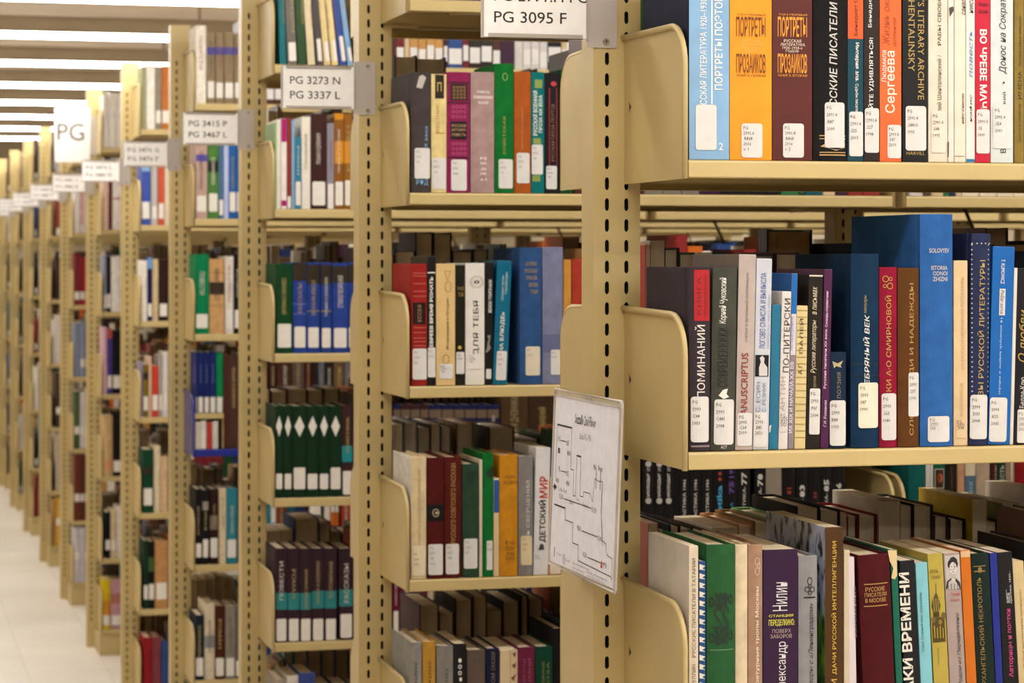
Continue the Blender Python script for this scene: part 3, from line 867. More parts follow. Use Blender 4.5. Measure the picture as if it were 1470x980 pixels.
book(0, 3, 1344.2, 1366, 795, '#b5a149', 'mustard yellow book with drawing of onion-domed church', 'paper', .14, items=[
    ('h', 'КРЕМЛЬ', 1334, 818, 1346, 823, '#5d4d1a'), ('h', 'УЗНИКИ', 1336, 826, 1350, 831, '#5d4d1a'),
    ('rect', 1342.6, 838, 1343.4, 854, '#4a3c18'), ('poly', [(1343, 850), (1347.5, 861), (1349.5, 870), (1347, 879), (1339, 879), (1336.5, 870), (1338.5, 861)], '#5a4a20')] +
    [('rect', x_ - .5, 859, x_ + .5, 878, '#a8923f', .0009) for x_ in (1340, 1343, 1346)] + [('rect', 1339, 879, 1348, 886, '#4a3c18'), ('rect', 1337.5, 886, 1357, 922, '#54451d'),
    ('disc', 1354, 884, 4, '#6a5824', 5.5), ('disc', 1339.5, 890, 3.4, '#75622a', 4.6), ('disc', 1349, 893, 3, '#86722f', 4)] + [('rect', 1340 + 4 * i, 898 + (i % 2) * 3, 1342 + 4 * i, 916, '#9c8638', .0009) for i in range(4)] + [
    ('u', 'в Сибири и на Камчатке', 1345, 930, 1348, 955, '#5d4d1a')], lean=-14)
book(0, 3, 1367, 1390, 794, '#a7958f', 'pinkish grey book with small portrait photo and red name', 'paper', .14, items=[
    ('rect', 1356.5, 797, 1379, 846, '#c4bcb4'), ('poly', [(1357.5, 846), (1359, 835), (1364.5, 830), (1371.5, 830), (1377.5, 836), (1379.5, 846)], '#29262a'), ('poly', [(1365, 831), (1371, 831), (1368.5, 838)], '#cfc5bd', .0009),
    ('poly', [(1364.8, 824), (1370.6, 824), (1371, 833), (1364.8, 833)], '#b9aea6', .0009), ('disc', 1367, 810, 8.6, '#1c191b', 9), ('disc', 1367.4, 815.5, 5.8, '#d8cec6', 9.2), ('poly', [(1361.5, 808), (1363, 801), (1368, 799), (1372.8, 803), (1373.6, 810), (1370.5, 806.5), (1366, 806)], '#1c191b', .0012),
    ('disc', 1365.1, 813.5, 1.0, '#2a2426', .8), ('disc', 1369.9, 813.5, 1.0, '#2a2426', .8), ('poly', [(1365.4, 820.6), (1369.6, 820.6), (1367.6, 822)], '#6a4a48', .0012), ('poly', [(1367.2, 814.5), (1368.4, 818.2), (1366.8, 818.2)], '#b3a69e', .0011)] + [('rect', 1360 + 4.4 * i, 838, 1361 + 4.4 * i, 846, '#57525a', .0009) for i in range(5)] + [
    ('h', 'Татьяна', 1364, 850, 1378, 855.5, '#b3403c'), ('h', 'Вирта', 1364, 859, 1377, 864.5, '#b3403c'),
    ('u', 'Родом из Переделкино', 1373, 880, 1380, 985, '#2b2526', {'s': .3})], lean=-14)
book(0, 3, 1391, 1405.5, 790, '#c96c1d', 'plain orange paperback, chipped cream head', 'paper', .14, lean=-14, items=[('band', 790, 799, '#d8b58a')])
book(0, 3, 1406, 1432, 795, '#1c2a24', 'dark green book with gold ornament and gold title', 'cloth', .14, items=[
    ('u', 'АРХАНГЕЛЬСКИЙ НЕКРОПОЛЬ', 1403, 828, 1411, 990, '#8f7440', {'b': .008}), ('rect', 1396, 812, 1414, 813.2, '#8f7440'), ('rect', 1397, 819, 1413, 821, '#8f7440'), ('disc', 1405, 818, 3.2, '#8f7440', 4.5)], lean=-14)
book(0, 3, 1432.5, 1443, 794, '#232f86', 'deep blue paperback with white head edge', 'paper', .14, lean=-13)
book(0, 3, 1444, 1465.5, 793, '#131217', 'black paperback, pink capitals reading up', 'paper', .14, items=[
    ('u', 'Авторицы и поэтки', 1445, 874, 1454, 972, '#b63f78', {'b': .02}), ('h', 'Женская', 1443.5, 846, 1449, 866, '#cfcac6'), ('u', 'критика: 1830–', 1448, 820, 1452, 866, '#cfcac6')], lean=-14)
book(0, 3, 1466, 1482, 806, '#cdb78a', 'cream yellow book at the frame edge', 'paper', .14, items=[('u', 'Любое воспитание принципы', 1465, 847, 1469, 960, '#7a6236')], lean=-14)
# ---- nearest range, back side: fore-edges and heads seen over the books
occupy(0, 1, 3, .014, .079)
x = .080
for wd, H, D, col, dsc, kd, ang in ((.014, 0.210, .155, '#b2492f', 'salmon red thin book', 'paper', 0), (.011, 0.200, .16, '#2d8a4e', 'green booklet', 'paper', 0), (.016, 0.208, .165, '#2a2a2c', 'charcoal book', 'cloth', 0), (.022, 0.203, .15, '#39281c', 'brown-edged hardback', 'cloth', 0),
                                    (.024, 0.197, .15, '#4a2a22', 'reddish brown hardback', 'cloth', 0), (.036, 0.201, .15, '#ddd3c4', 'thick pale-topped hardback', 'paper', 0), (.022, 0.204, .15, '#b98556', 'tan topped hardback', 'cloth', 0), (.023, 0.208, .15, '#8a6a40', 'tan brown hardback', 'cloth', 0), (.030, 0.210, .15, '#79a06a', 'pale green hardback', 'cloth', 0),
                                    (.034, 0.227, .165, '#26211f', 'big black bound volume', 'cloth', 0), (.030, 0.221, .16, '#2e2724', 'dark brown volume', 'cloth', 0), (.014, 0.215, .15, '#c23a22', 'thin red and white paperback', 'paper', 0), (.012, 0.211, .15, '#2a1c1c', 'thin black paperback', 'paper', 0), (.028, 0.213, .155, '#7a1c1a', 'dark red hardback', 'cloth', 0), (.030, 0.231, .16, '#d7cfc2', 'white topped thick paperback', 'paper', 0),
                                    (.022, 0.225, .155, '#1f1d1e', 'black hardback', 'cloth', 0), (.030, 0.223, .15, '#3f3a34', 'grey brown hardback', 'cloth', 0), (.022, 0.208, .15, '#4f2b1c', 'brown red hardback', 'cloth', 0), (.024, 0.203, .15, '#2c201a', 'very dark brown hardback', 'cloth', 0), (.022, 0.231, .17, '#c9a91f', 'bright yellow paperback', 'paper', 0), (.026, 0.200, .15, '#3a2a20', 'umber hardback', 'cloth', 0),
                                    (.024, 0.223, .16, '#7d8a54', 'olive topped paperback', 'paper', 0), (.028, 0.210, .165, '#1a1a1e', 'jet black hardback', 'cloth', 0), (.030, 0.238, .165, '#d8cdc0', 'thick white paperback', 'paper', 0), (.030, 0.221, .18, '#151820', 'blue-black bound volume', 'cloth', 0), (.03, 0.215, .19, '#1e2d4c', 'navy bound volume', 'cloth', 0)):
    far_book(0, 3, x, x + wd, H, D, col, dsc, kd)
    x += wd
occupy(0, 1, 2, .014, .072)
x = .073
for wd, H, D, col, dsc, kd in ((.008, .236, .165, '#c0391f', 'vermilion red slim book', 'paper'), (.020, .241, .16, '#c2b5a4', 'light grey book', 'paper'), (.022, .232, .155, '#2b2628', 'charcoal hardback', 'cloth'), (.022, .226, .15, '#3d5a3f', 'green hardback', 'cloth'), (.022, .226, .155, '#e2d9cc', 'white hardback', 'paper'), (.022, .226, .15, '#1f4a40', 'dark teal hardback', 'cloth'), (.036, .222, .15, '#4a2320', 'brown red hardback', 'cloth'), (.030, .224, .15, '#3b3433', 'dark grey hardback', 'cloth'), (.033, .226, .15, '#5a2626', 'maroon hardback', 'cloth'), (.066, .257, .032, '#2b2f38', 'large dark volume with tan fore-edge', 'leather'), (.04, .238, .17, '#20242c', 'blue-black hardback', 'cloth'), (.04, .232, .17, '#1d1b1c', 'black wide hardback', 'cloth'), (.03, .222, .16, '#1b1a1e', 'jet black hardback', 'cloth'), (.04, .228, .16, '#17161a', 'wide coal black hardback', 'cloth')):
    far_book(0, 2, x, x + wd, H, D, col, dsc, kd, M('#c8a878', 'pages') if D < .05 else PAGES)
    x += wd
# ---- second range (PG 3273), first shelf below the sign
L1 = 'label'
book(1, 1, 589.5, 618.5, 104, '#453c3b', 'dark grey hardback with pale tag and blue lettering', 'cloth', .165, (594.5, 213, 617, 257), 'PG|3091|.P6', [
    ('u', 'поэты XX века', 608.5, 182, 613.5, 250, '#7fa6c8'), ('poly', [(601, 110), (606, 108), (611, 112), (605, 128), (597, 126)], '#b9b0a4', .0005), ('h', 'РФД', 597, 258, 614, 267, '#7fb0dc')])
book(1, 1, 619, 641, 107, '#e0c98a', 'pale yellow hardback with black square at head', 'cloth', .14, (620, 227, 640, 272), 'PG|3092|.V9', [
    ('rect', 624, 108, 637, 142, '#2a2018'), ('h', 'П', 627, 119, 633, 132, '#d8bf70', {'l': .001}), ('u', 'ВЕСТНИК', 625, 150, 630, 190, '#a9863e'), ('rect', 624, 191, 638, 192.5, '#a9863e')])
book(1, 1, 641.5, 674.5, 104, '#8b2452', 'magenta hardback with two black ornament squares', 'cloth', .145, (647, 229.5, 669.5, 274), 'PG|3095|.R88', [
    ('band', 118, 120, '#3a0f22'), ('rect', 646, 121, 671, 145, '#2c1a1c'), ('band', 147, 149, '#3a0f22'), ('rect', 646, 175, 670, 201, '#231416'), ('h', 'РУССКАЯ', 648, 179, 668, 183, '#cda878', {'l': .001}), ('h', 'ИСТОРИЧ', 648, 185, 668, 189, '#cda878', {'l': .001}), ('h', 'ПОВЕСТЬ', 648, 192, 668, 196, '#cda878', {'l': .001}), ('band', 226, 228, '#3a0f22')] +
    [('disc', 651 + 5 * i, 126 + 5 * j, 1.9, '#b48a54', None, .6) for i in range(4) for j in range(4)] + [('disc', 650 + 5.5 * i, y, 2.2, '#c0577c', None, .7) for i in range(4) for y in (154, 161, 168, 207, 214, 221)])
book(1, 1, 675.5, 709.5, 104, '#a78984', 'dusty pink hardback with white title and call number', 'cloth', .15, items=[
    ('h', 'ПОВЕСТЬ', 684, 131, 702, 134.5, '#eee4dc', {'b': .02}), ('h', 'СОВРЕМЕННАЯ', 679, 138, 707, 142.5, '#eee4dc', {'b': .02}), ('h', 'РАССКАЗ', 686, 146, 700, 150, '#eee4dc', {'b': .02})] +
    [('h', t, 688.5, y, 697.5, y + 4, '#eee4dc', {'b': .02}) for t, y in (('PG', 226), ('3095', 233), ('.S6', 241), ('1990', 248), ('v.1', 256))])
book(1, 1, 710, 737.5, 92, '#0f6a2a', 'bright green hardback, slightly taller', 'cloth', .15, (715, 229, 736, 271), 'PG|3095|.T2', [('disc', 724, 111, 4, '#8fae5a', 5.5, 1.0), ('u', 'СОВЕТСКАЯ', 721, 168, 725, 222, '#a9a04a')])
book(1, 1, 738, 762, 103.5, '#a8551f', 'rust orange hardback', 'cloth', .145, (741, 220, 760, 263.5), 'PG|3095|.V6', [('u', 'ВЕЛИКИЙ МОСКВИЧ', 747, 155, 750, 215, '#c98a50')])
book(1, 1, 762.5, 781.5, 104, '#0d6d6d', 'teal hardback with white vertical title', 'cloth', .145, (762.8, 208, 779, 251), 'PG|3095|.V8', [
    ('u', 'РУССКАЯ ВОЕННАЯ', 765, 131, 771, 195, '#e2e6dc', {'b': .02}), ('u', 'ПРОЗА XIX ВЕКА', 772.5, 137, 778, 191, '#e2e6dc', {'b': .02}), ('rect', 767, 115, 778, 127, '#8a9a50'), ('rect', 765, 199, 776, 207, '#8a9a50'), ('rect', 764, 252, 775, 261, '#8a9a50')])
book(1, 1, 782, 803, 105, '#221d20', 'black hardback, thin red frame on spine', 'cloth', .145, (783.5, 238.5, 799, 272), 'PG|3096|.R8', [
    ('rect', 787.5, 127, 788.6, 238, '#a8323a'), ('rect', 798, 127, 799.1, 238, '#a8323a'), ('u', 'РУССКАЯ ПРОЗА ПОЭТОВ', 790.5, 150, 795.5, 232, '#8d6a50'), ('disc', 794, 121, 4.5, '#b93a40', 3.5)])
book(1, 1, 804, 822, 100, '#1d4a26', 'dark green hardback behind the curved bracket', 'cloth', .15)
# ---- second shelf below the sign
book(1, 2, 590.5, 613, 379, '#96241f', 'red hardback with black title square', 'cloth', .155, (592, 500.5, 612.5, 545), 'PG|3100|.K2', [
    ('rect', 592, 434.5, 611, 466, '#27100f'), ('u', 'ЕССЕЯ', 599, 438, 604, 462, '#a88a60', {'l': .001})] + [('rect', 593, y, 612, y + 1, '#c06a55') for y in (392, 396, 407, 418, 425, 470, 477, 485, 490, 496)])
book(1, 2, 613.5, 625.5, 368, '#171516', 'black paperback with white capitals reading up', 'paper', .14, (614, 499, 625.5, 542), 'PG|3102', [('rect', 613.5, 391, 625.5, 392.5, W), ('u', 'ЕВРЕЕВ ВРЕМЯ РОЖАТЬ', 616.5, 398, 621.5, 498, W, {'b': .03})])
book(1, 2, 626, 653.5, 379, '#dcbc80', 'straw yellow paperback with looping drawn border', 'paper', .14, (630.5, 522.5, 650, 544), 'PG|3103|.N6', [
    ('u', 'Возвращение в Потсдам', 640, 428, 645, 502, '#55401f', {'s': .3}), ('disc', 643, 412, 5, '#9d7c42', 8, .9), ('disc', 640, 516, 5, '#9d7c42', 7, .9), ('poly', [(637, 389), (647, 389), (642, 404)], '#a5834a'), ('poly', [(638.5, 390), (645.5, 390), (642, 402)], '#dcbc80', .0009)])
book(1, 2, 654, 667.5, 381, '#22211a', 'narrow black book with gold block and yellow dot', 'cloth', .14, (654.5, 505.5, 666.5, 537), 'PG|3103', [('h', 'ЛУЧШЕЕ', 656, 412, 666, 417, '#a88a42'), ('h', 'ТОМ', 657, 420, 665, 426, '#a88a42'), ('disc', 659.5, 499, 2.6, '#d0aa3a')])
book(1, 2, 668, 695.5, 378, '#e4ded4', 'white paperback with spaced typewriter title and eye emblem', 'paper', .145, (672, 508, 690, 530), 'PG|3104|.D5', [
    ('u', 'ДЛЯ ТЕБЯ', 679, 432, 688, 512, INK), ('disc', 684, 405, 4, INK, 2.4), ('disc', 684, 405, 1.3, '#e4ded4')] + [('poly', [(684 + 6 * math.cos(a), 405 + 6 * math.sin(a)), (684 + 10 * math.cos(a), 405 + 9 * math.sin(a)), (684 + 10 * math.cos(a + .12), 405 + 9 * math.sin(a + .12))], INK) for a in [k * math.pi / 8 for k in range(16)]], labcol='#e6e0d6')
book(1, 2, 696, 706.5, 377, '#191819', 'narrow black paperback, white figures and scrawl', 'paper', .14, (697.5, 530, 705, 544), None, [('u', 'ВЕНОК ЭПИГРАММ', 701, 402, 706, 449, '#d8d4cc', {'b': .03}), ('poly', [(697, 505), (703, 490), (699, 482), (704, 481), (700, 491), (705, 500), (698, 507)], '#8d8983')], lean=2)
book(1, 2, 707, 728, 375, '#0c6684', 'teal paperback leaning right, white title', 'paper', .14, (712, 504, 727, 546), 'PG|3105|.N2', [
    ('u', 'НА БЛЮДЕ»', 717.5, 448, 724, 506, '#e8e6e0', {'b': .02}), ('u', 'сборник прозы', 719, 396, 724, 432, '#bcd8de'), ('u', 'переводы', 725, 391, 729, 422, '#bcd8de')], lean=7, pages=PAGES_W)
book(1, 2, 746, 777.5, 356, '#2f5182', 'large dark blue hardback, faded gold block at head', 'cloth', .185, (753.5, 497.5, 775, 539), 'PG|3107', [('h', 'САТИРА', 753, 376, 770, 382, '#8f7f6a', {'b': .03}), ('h', 'РУССКАЯ', 752, 386, 770, 392, '#8f7f6a', {'b': .03}), ('h', 'XVIII-XIX', 754, 396, 771, 402, '#8f7f6a', {'b': .03}), ('h', 'ВЕКОВ', 758, 406, 771, 412, '#8f7f6a', {'b': .03}), ('h', 'ТОМ', 760, 416, 771, 422, '#8f7f6a', {'b': .03})], labcol='#dccfb8')
book(1, 2, 778.5, 808, 355, '#7c7f9c', 'large faded grey-blue hardback', 'cloth', .185, (789.5, 502, 804, 538), 'PG|3107', [('band', 480, 506, '#63698c')])
book(1, 2, 809, 820, 373, '#c98d3c', 'tan orange hardback beside the curved bracket', 'cloth', .14)
book(1, 2, 821, 838, 372, '#a83a2a', 'brick red hardback partly behind the nearest post', 'cloth', .15)
# ---- third shelf below the sign
book(1, 3, 590, 612, 656, '#d9c49a', 'cream hardback with faint gold vertical title', 'cloth', .15, (591.5, 783, 610, 826), '|PG|3200|1957', [('u', 'ПОВЕСТИ СОВЕТСКИХ ПИСАТЕЛЕЙ', 598.5, 674, 603.5, 782, '#a8864a')], labcol='#e2d3b2', side=M('#d4ccc2', 'cloth'))
book(1, 3, 613, 637.5, 657, '#4f1614', 'maroon hardback with black emblem band', 'cloth', .145, (614.5, 781, 635.5, 825), 'PG|3227|.R8|1960', [('band', 724, 748, '#141010'), ('disc', 625, 736, 5, '#b9a888', 6, 1.2), ('disc', 626, 736, 2.2, '#b9a888')])
book(1, 3, 638, 662.5, 656, '#561a14', 'maroon hardback with gold vertical title', 'cloth', .145, (639.5, 780.5, 658.5, 824), 'PG|3227|.R85', [('u', 'РУССКОГО СОВЕТСКОГО РАССКАЗА', 646.5, 664, 653.5, 780, '#a37e45', {'b': .02})])
book(1, 3, 663.5, 687.5, 666, '#2c4634', 'dark sea-green hardback, black stamped title', 'cloth', .145, (665.5, 773, 685, 816), 'PG|3227|.S2', [('h', 'АВТОГ', 668, 677, 685, 683, '#16241a', {'b': .03}), ('h', 'ОЛИМП', 667, 686, 685, 692, '#16241a', {'b': .03}), ('h', '1980', 669, 695, 683, 699, '#16241a'), ('h', 'ГОДА', 669, 703, 683, 707, '#16241a')])
book(1, 3, 688, 692.5, 660, '#d4c7ac', 'slim cream booklet', 'paper', .145)
book(1, 3, 693, 708, 651, '#0e6a2c', 'emerald green hardback with dark ornament', 'cloth', .15, (698, 776, 707, 818), 'PG|3228', [('disc', 703, 680, 5, '#0a2c14', 7), ('disc', 706, 673, 3, '#0a2c14', 4)])
book(1, 3, 708.5, 716.5, 686.5, '#dcc193', 'narrow cream paperback with blue upper half', 'paper', .12, items=[('band', 686.5, 689, '#e8e0d2'), ('band', 689, 736, '#2b5a9a')])
book(1, 3, 717, 743, 653, '#c8871e', 'mustard yellow hardback with brown call number', 'cloth', .15, items=[('h', 'ПОЭЗ', 726, 682, 739, 687, '#7a4a10'), ('h', 'ХХ ВЕКА', 722, 690, 742, 695, '#7a4a10')] + [('h', t, 725, y, 738, y + 5.5, '#5a3610') for t, y in (('PG', 776), ('3230', 784), ('.D45', 792), ('1990', 799))])
book(1, 3, 744, 765, 655, '#85807e', 'grey hardback with white title and cream label', 'cloth', .15, (747, 769, 763.5, 811), 'PG|3230|.D6', [('u', 'ДЕНЬ СВЕРШЕНИЙ', 753, 690, 761, 790, '#d9d6d0')], labcol='#dcc9a2')
book(1, 3, 765.5, 786.5, 643, '#e0dedd', 'white hardback, black and red children\'s-world title', 'paper', .15, (767, 794, 776, 815), 'PG|3230', [('u', 'ДЕТСКИЙ', 772, 718, 784.5, 778, '#26231f', {'b': .02}), ('u', 'МИР', 774, 684, 786, 715, '#c8402a', {'b': .02}), ('poly', [(772, 790), (776, 780), (780, 782), (781, 789)], '#3c4038')], labcol='#e2e0df', lean=4)
book(1, 3, 787, 806, 690, '#c78a5a', 'tan orange paperback with large cream label', 'paper', .14, (789, 776, 805, 826), None, labcol='#e2d4be')
# black yearbook series seen over the nearest range's third shelf
BS = 'black almanac with '
for a, b_, dsc, it in ((922, 939, BS + 'white dotted spine', 'dots'), (939.5, 953, BS + 'white dotted spine', 'dots'), (953.5, 966, BS + 'white dotted spine', 'dots'), (966.5, 974, 'narrow plain black almanac', ''), (974.5, 989.5, BS + 'white vertical FANTASTIKA', 'f1'), (990, 1006, BS + 'white vertical FANTASTIKA', 'f1'), (1006.5, 1023.5, BS + 'white vertical FANTASTIKA', 'f1'),
                       (1024, 1040, BS + 'light blue lettering', 'n'), (1040.5, 1058.5, BS + 'purple numerals', 'p'), (1059, 1077, BS + 'white number 77', '77'), (1083, 1099, BS + 'white number 78', '78'), (1099.5, 1122, 'blank grey-beige almanac', 'g'), (1122.5, 1141.5, BS + 'red number 81', '81'), (1143, 1159.5, BS + 'white number 83', '83'), (1160.5, 1177.5, BS + 'dark red number 84', '84'),
                       (1178, 1194, BS + 'white number 85', '85'), (1194.5, 1213, BS + 'white number 86', '86')):
    c = (a + b_) / 2
    its = []
    if it == 'dots':
        its = [('disc', c, 666, 4.6, '#b5b0a8'), ('disc', c, 719, 4.6, '#b5b0a8'), ('u', 'МОЛОДЫХ', c - 2.5, 679, c + 2.5, 713, '#cfcac2', {'b': .03}), ('u', 'И', c - 2.5, 672, c + 2.5, 676, '#cfcac2')]
    elif it == 'f1':
        its = [('u', 'ФАНТАСТИКА 1986', c - 2.4, 688, c + 2.6, 766, '#c9c4bb', {'b': .02})]
    elif it == 'n':
        its = [('u', 'Fantastika', c - 3.5, 697, c + 4.5, 775, '#3f9cc4', {'b': .03}), ('disc', c + 1, 688, 2.6, '#a8342e'), ('disc', c + 1, 680, 2.6, '#a8342e')]
    elif it == 'p':
        its = [('u', '75', c - 3.5, 690, c + 4, 709, '#5c3f88', {'b': .04}), ('u', '19', c - 3.5, 674, c + 4, 686, '#5c3f88', {'b': .03}), ('u', 'А', c - 2, 721, c + 3, 728, '#2d88a8')]
    elif it == 'g':
        its = []
    elif it:
        cc = {'81': '#a03028', '84': '#7a2a24'}.get(it, '#cfcac2')
        y0 = {'77': 678, '78': 680, '81': 700, '83': 696, '84': 706, '85': 688, '86': 693}[it]
        its = [('u', it, c - 4 if cc == '#cfcac2' else c - 3, y0, c + 4, y0 + (18 if cc == '#cfcac2' else 10), cc, {'b': .03}), ('u', 'ФАНТАСТИКА-', c - 2.6, y0 + 20, c + 2.4, y0 + 90, cc, {'b': .01})]
    book(1, 3, a, b_, 628, '#8d8272' if it == 'g' else '#141214', dsc, 'paper', .15, items=its)
for a, b_, col, dsc, its in ((1304, 1328, '#0d5450', 'thick teal hardback', []), (1329, 1339.5, '#cfc8c0', 'thin white paperback', [('u', 'избранное', 1333.5, 665, 1336, 715, '#8b8680')]),
                             (1340, 1356.5, '#10563e', 'green hardback with small orange portrait', [('rect', 1341, 673, 1355, 701, '#c9bcae'), ('rect', 1341.8, 674, 1354.2, 700, '#3a1c12', .0006), ('disc', 1348.5, 686, 4, '#b5552c', 7), ('u', 'проза', 1346, 714, 1352, 724, '#b9c2a8')]),
                             (1357, 1373.5, '#241a12', 'very dark brown hardback', [('u', 'ДОСТОЕВСКИЙ', 1363, 670, 1367, 722, '#5b4a34')]), (1374, 1384.5, '#b98a66', 'pinkish tan paperback', []), (1385, 1400.5, '#4f6679', 'slate blue book with cream head', [('band', 620, 683, '#cbbd9c'), ('u', 'стихи', 1390, 692, 1396, 720, '#9fb0bc')]),
                             (1401, 1420.5, '#a8937d', 'taupe hardback', []), (1421.5, 1431.5, '#3f1a18', 'dark red book with cream dots', [('u', 'РАССКАЗЫ', 1427, 668, 1430, 710, '#b9a58a')]), (1432, 1443, '#1b3326', 'dark green book with pale vertical title', [('u', 'ПОВЕСТЬ', 1435, 668, 1441, 710, '#a8ad96', {'b': .02})]), (1443.5, 1456.5, '#8f7864', 'cracked brown hardback', [('poly', [(1450, 660), (1453, 660), (1452, 705), (1451, 705)], '#cbb9a4')]), (1457.5, 1471, '#7d1216', 'deep red hardback', [])):
    book(1, 3, a, b_, 626, col, dsc, 'cloth', .15, items=its)
# ---- fourth shelf below the sign: upper parts only
book(1, 4, 585.5, 605.5, 922, '#8d8983', 'light grey hardback with pale side', 'cloth', .155, items=[('d', 'FANTASTIKA', 594.5, 952, 598.5, 1010, INK)], side=M('#8d8983', 'cloth'))
book(1, 4, 606.5, 625, 921, '#b98a36', 'ochre yellow hardback', 'cloth', .15, items=[('d', 'FANTASTIKA', 614.5, 950, 618.5, 1008, INK)])
book(1, 4, 626.5, 650.5, 927, '#87817a', 'warm grey hardback', 'cloth', .15, items=[('d', 'FANTASTIKA', 638.5, 960, 642.5, 1018, INK)])
book(1, 4, 651.5, 669.5, 924, '#1a191b', 'black book with white bird-like signs', 'paper', .15, items=[('disc', 660, 948, 2.4, W, 3.2), ('disc', 660, 957, 2.6, W, 3, 1.2), ('disc', 660, 966, 2.6, W, 3, 1.2), ('disc', 661, 975, 2, W, 3)])
book(1, 4, 670.5, 696.5, 933, '#625349', 'taupe brown hardback', 'cloth', .15)
book(1, 4, 697.5, 716.5, 931, '#1b1c3a', 'navy hardback with gold vertical lettering', 'cloth', .15, items=[('u', 'СКАЗКИ', 704.5, 936, 710, 962, '#8d7a52'), ('u', 'ТОМ', 704.5, 966, 710, 985, '#8d7a52')])
book(1, 4, 718, 743, 933, '#d9c19a', 'cream hardback with brown fleck pattern', 'paper', .15, items=[('poly', [(735, 938), (741, 936), (739, 944)], '#7d3f38'), ('poly', [(734, 955), (741, 951), (739, 960)], '#7d3f38'), ('poly', [(733, 973), (741, 967), (737, 978)], '#7d3f38'), ('rect', 732, 933, 732.8, 985, '#a98b62')])
book(1, 4, 743.5, 767.5, 929, '#6d2440', 'plum red hardback', 'cloth', .15, items=[('u', 'ПЕРЕХОД', 750, 945, 754, 990, '#96555f'), ('u', 'ЖИЗНИ', 757, 945, 762, 990, '#96555f')])
book(1, 4, 768.5, 793, 928, '#12402f', 'dark green hardback with gold vertical title', 'cloth', .15, items=[('u', 'СОВРЕМЕННАЯ', 777, 950, 781, 1000, '#8a8a4a'), ('u', 'ПРОЗА', 784, 950, 788, 1000, '#8a8a4a')])
book(1, 4, 794, 812, 902, '#171416', 'tall black hardback beside the nearest post', 'cloth', .16, items=[('u', 'РУССКИЕ ПОВЕСТИ', 804, 932, 808, 1000, '#b0aaa0')])
# ---- second range, back side
x = .026
for wd, H, D, col, dsc, kd in ((.034, .215, .16, '#5b4c4a', 'grey brown hardback', 'cloth'), (.043, .264, .16, '#4a3d3a', 'grey brown box-like volume', 'cloth'), (.058, .262, .15, '#3d3330', 'tall dark brown box-like volume', 'cloth'), (.05, .21, .15, '#4a4038', 'dark brown volume', 'cloth'), (.04, .20, .15, '#1d4a2a', 'green hardback', 'cloth')):
    far_book(1, 1, x, x + wd, H, D, col, dsc, kd)
    x += wd
x = .022
for wd, H, D, col, dsc, kd in ((.04, .225, .15, '#4a4038', 'dark taupe hardback', 'cloth'), (.04, .232, .15, '#2b2523', 'charcoal hardback', 'cloth'), (.034, .266, .15, '#3a302c', 'dark box-like volume', 'cloth'), (.036, .265, .15, '#2e2623', 'blackish box-like volume', 'cloth'), (.04, .232, .15, '#231d1b', 'black hardback', 'cloth'), (.03, .235, .15, '#4c4238', 'brown hardback', 'cloth')):
    far_book(1, 2, x, x + wd, H, D, col, dsc, kd)
    x += wd
x = .018
for wd, H, D, col, dsc, kd in ((.032, .248, .17, '#8a7a68', 'beige grey hardback', 'cloth'), (.026, .243, .17, '#6f6152', 'taupe hardback', 'cloth'), (.026, .245, .17, '#7c8896', 'blue-grey hardback', 'cloth'), (.026, .235, .165, '#5a5044', 'brownish grey hardback', 'cloth'), (.018, .24, .165, '#2b2725', 'black paperback', 'paper'), (.022, .236, .165, '#6b6055', 'warm grey hardback', 'cloth'),
                               (.012, .19, .14, '#3a2f28', 'short dark book', 'cloth'), (.034, .24, .15, '#9c8463', 'tan page-edged book', 'cloth'), (.026, .19, .14, '#2f2620', 'short brown book', 'cloth'), (.05, .232, .16, '#4a3a2c', 'wide dark brown hardback', 'cloth'), (.05, .21, .15, '#33291f', 'wide umber hardback', 'cloth')):
    far_book(1, 3, x, x + wd, H, D, col, dsc, kd, M('#efe4d4', 'pages'))
    x += wd
occupy(1, 1, 4, .006, .104)
x = .105
for wd, H, D, col, dsc, kd in ((.038, 0.237, .17, '#5d4c4a', 'mauve brown volume', 'cloth'), (.03, 0.220, .165, '#4a3526', 'dark brown hardback', 'cloth'), (.034, 0.245, .17, '#33241a', 'umber hardback', 'cloth'), (.028, 0.250, .17, '#5a4630', 'brown hardback', 'cloth'), (.03, 0.220, .16, '#1e1a1c', 'black glossy paperback', 'paper'), (.034, 0.237, .165, '#3b2c20', 'tan-topped brown hardback', 'cloth'), (.016, 0.247, .17, '#16130f', 'thin black bound volume', 'cloth'), (.03, 0.240, .165, '#4a4038', 'grey brown hardback', 'cloth')):
    far_book(1, 4, x, x + wd, H, D, col, dsc, kd)
    x += wd
# ---- third range (PG 3415)
LW = '#e4ddd2'


SPINE_WORDS = ['РАССКАЗЫ', 'СОБРАНИЕ СОЧИНЕНИЙ', 'ПОВЕСТИ', 'СТИХОТВОРЕНИЯ', 'ИЗБРАННОЕ', 'РОМАН', 'ВОСПОМИНАНИЯ', 'ПИСЬМА И ДНЕВНИКИ']


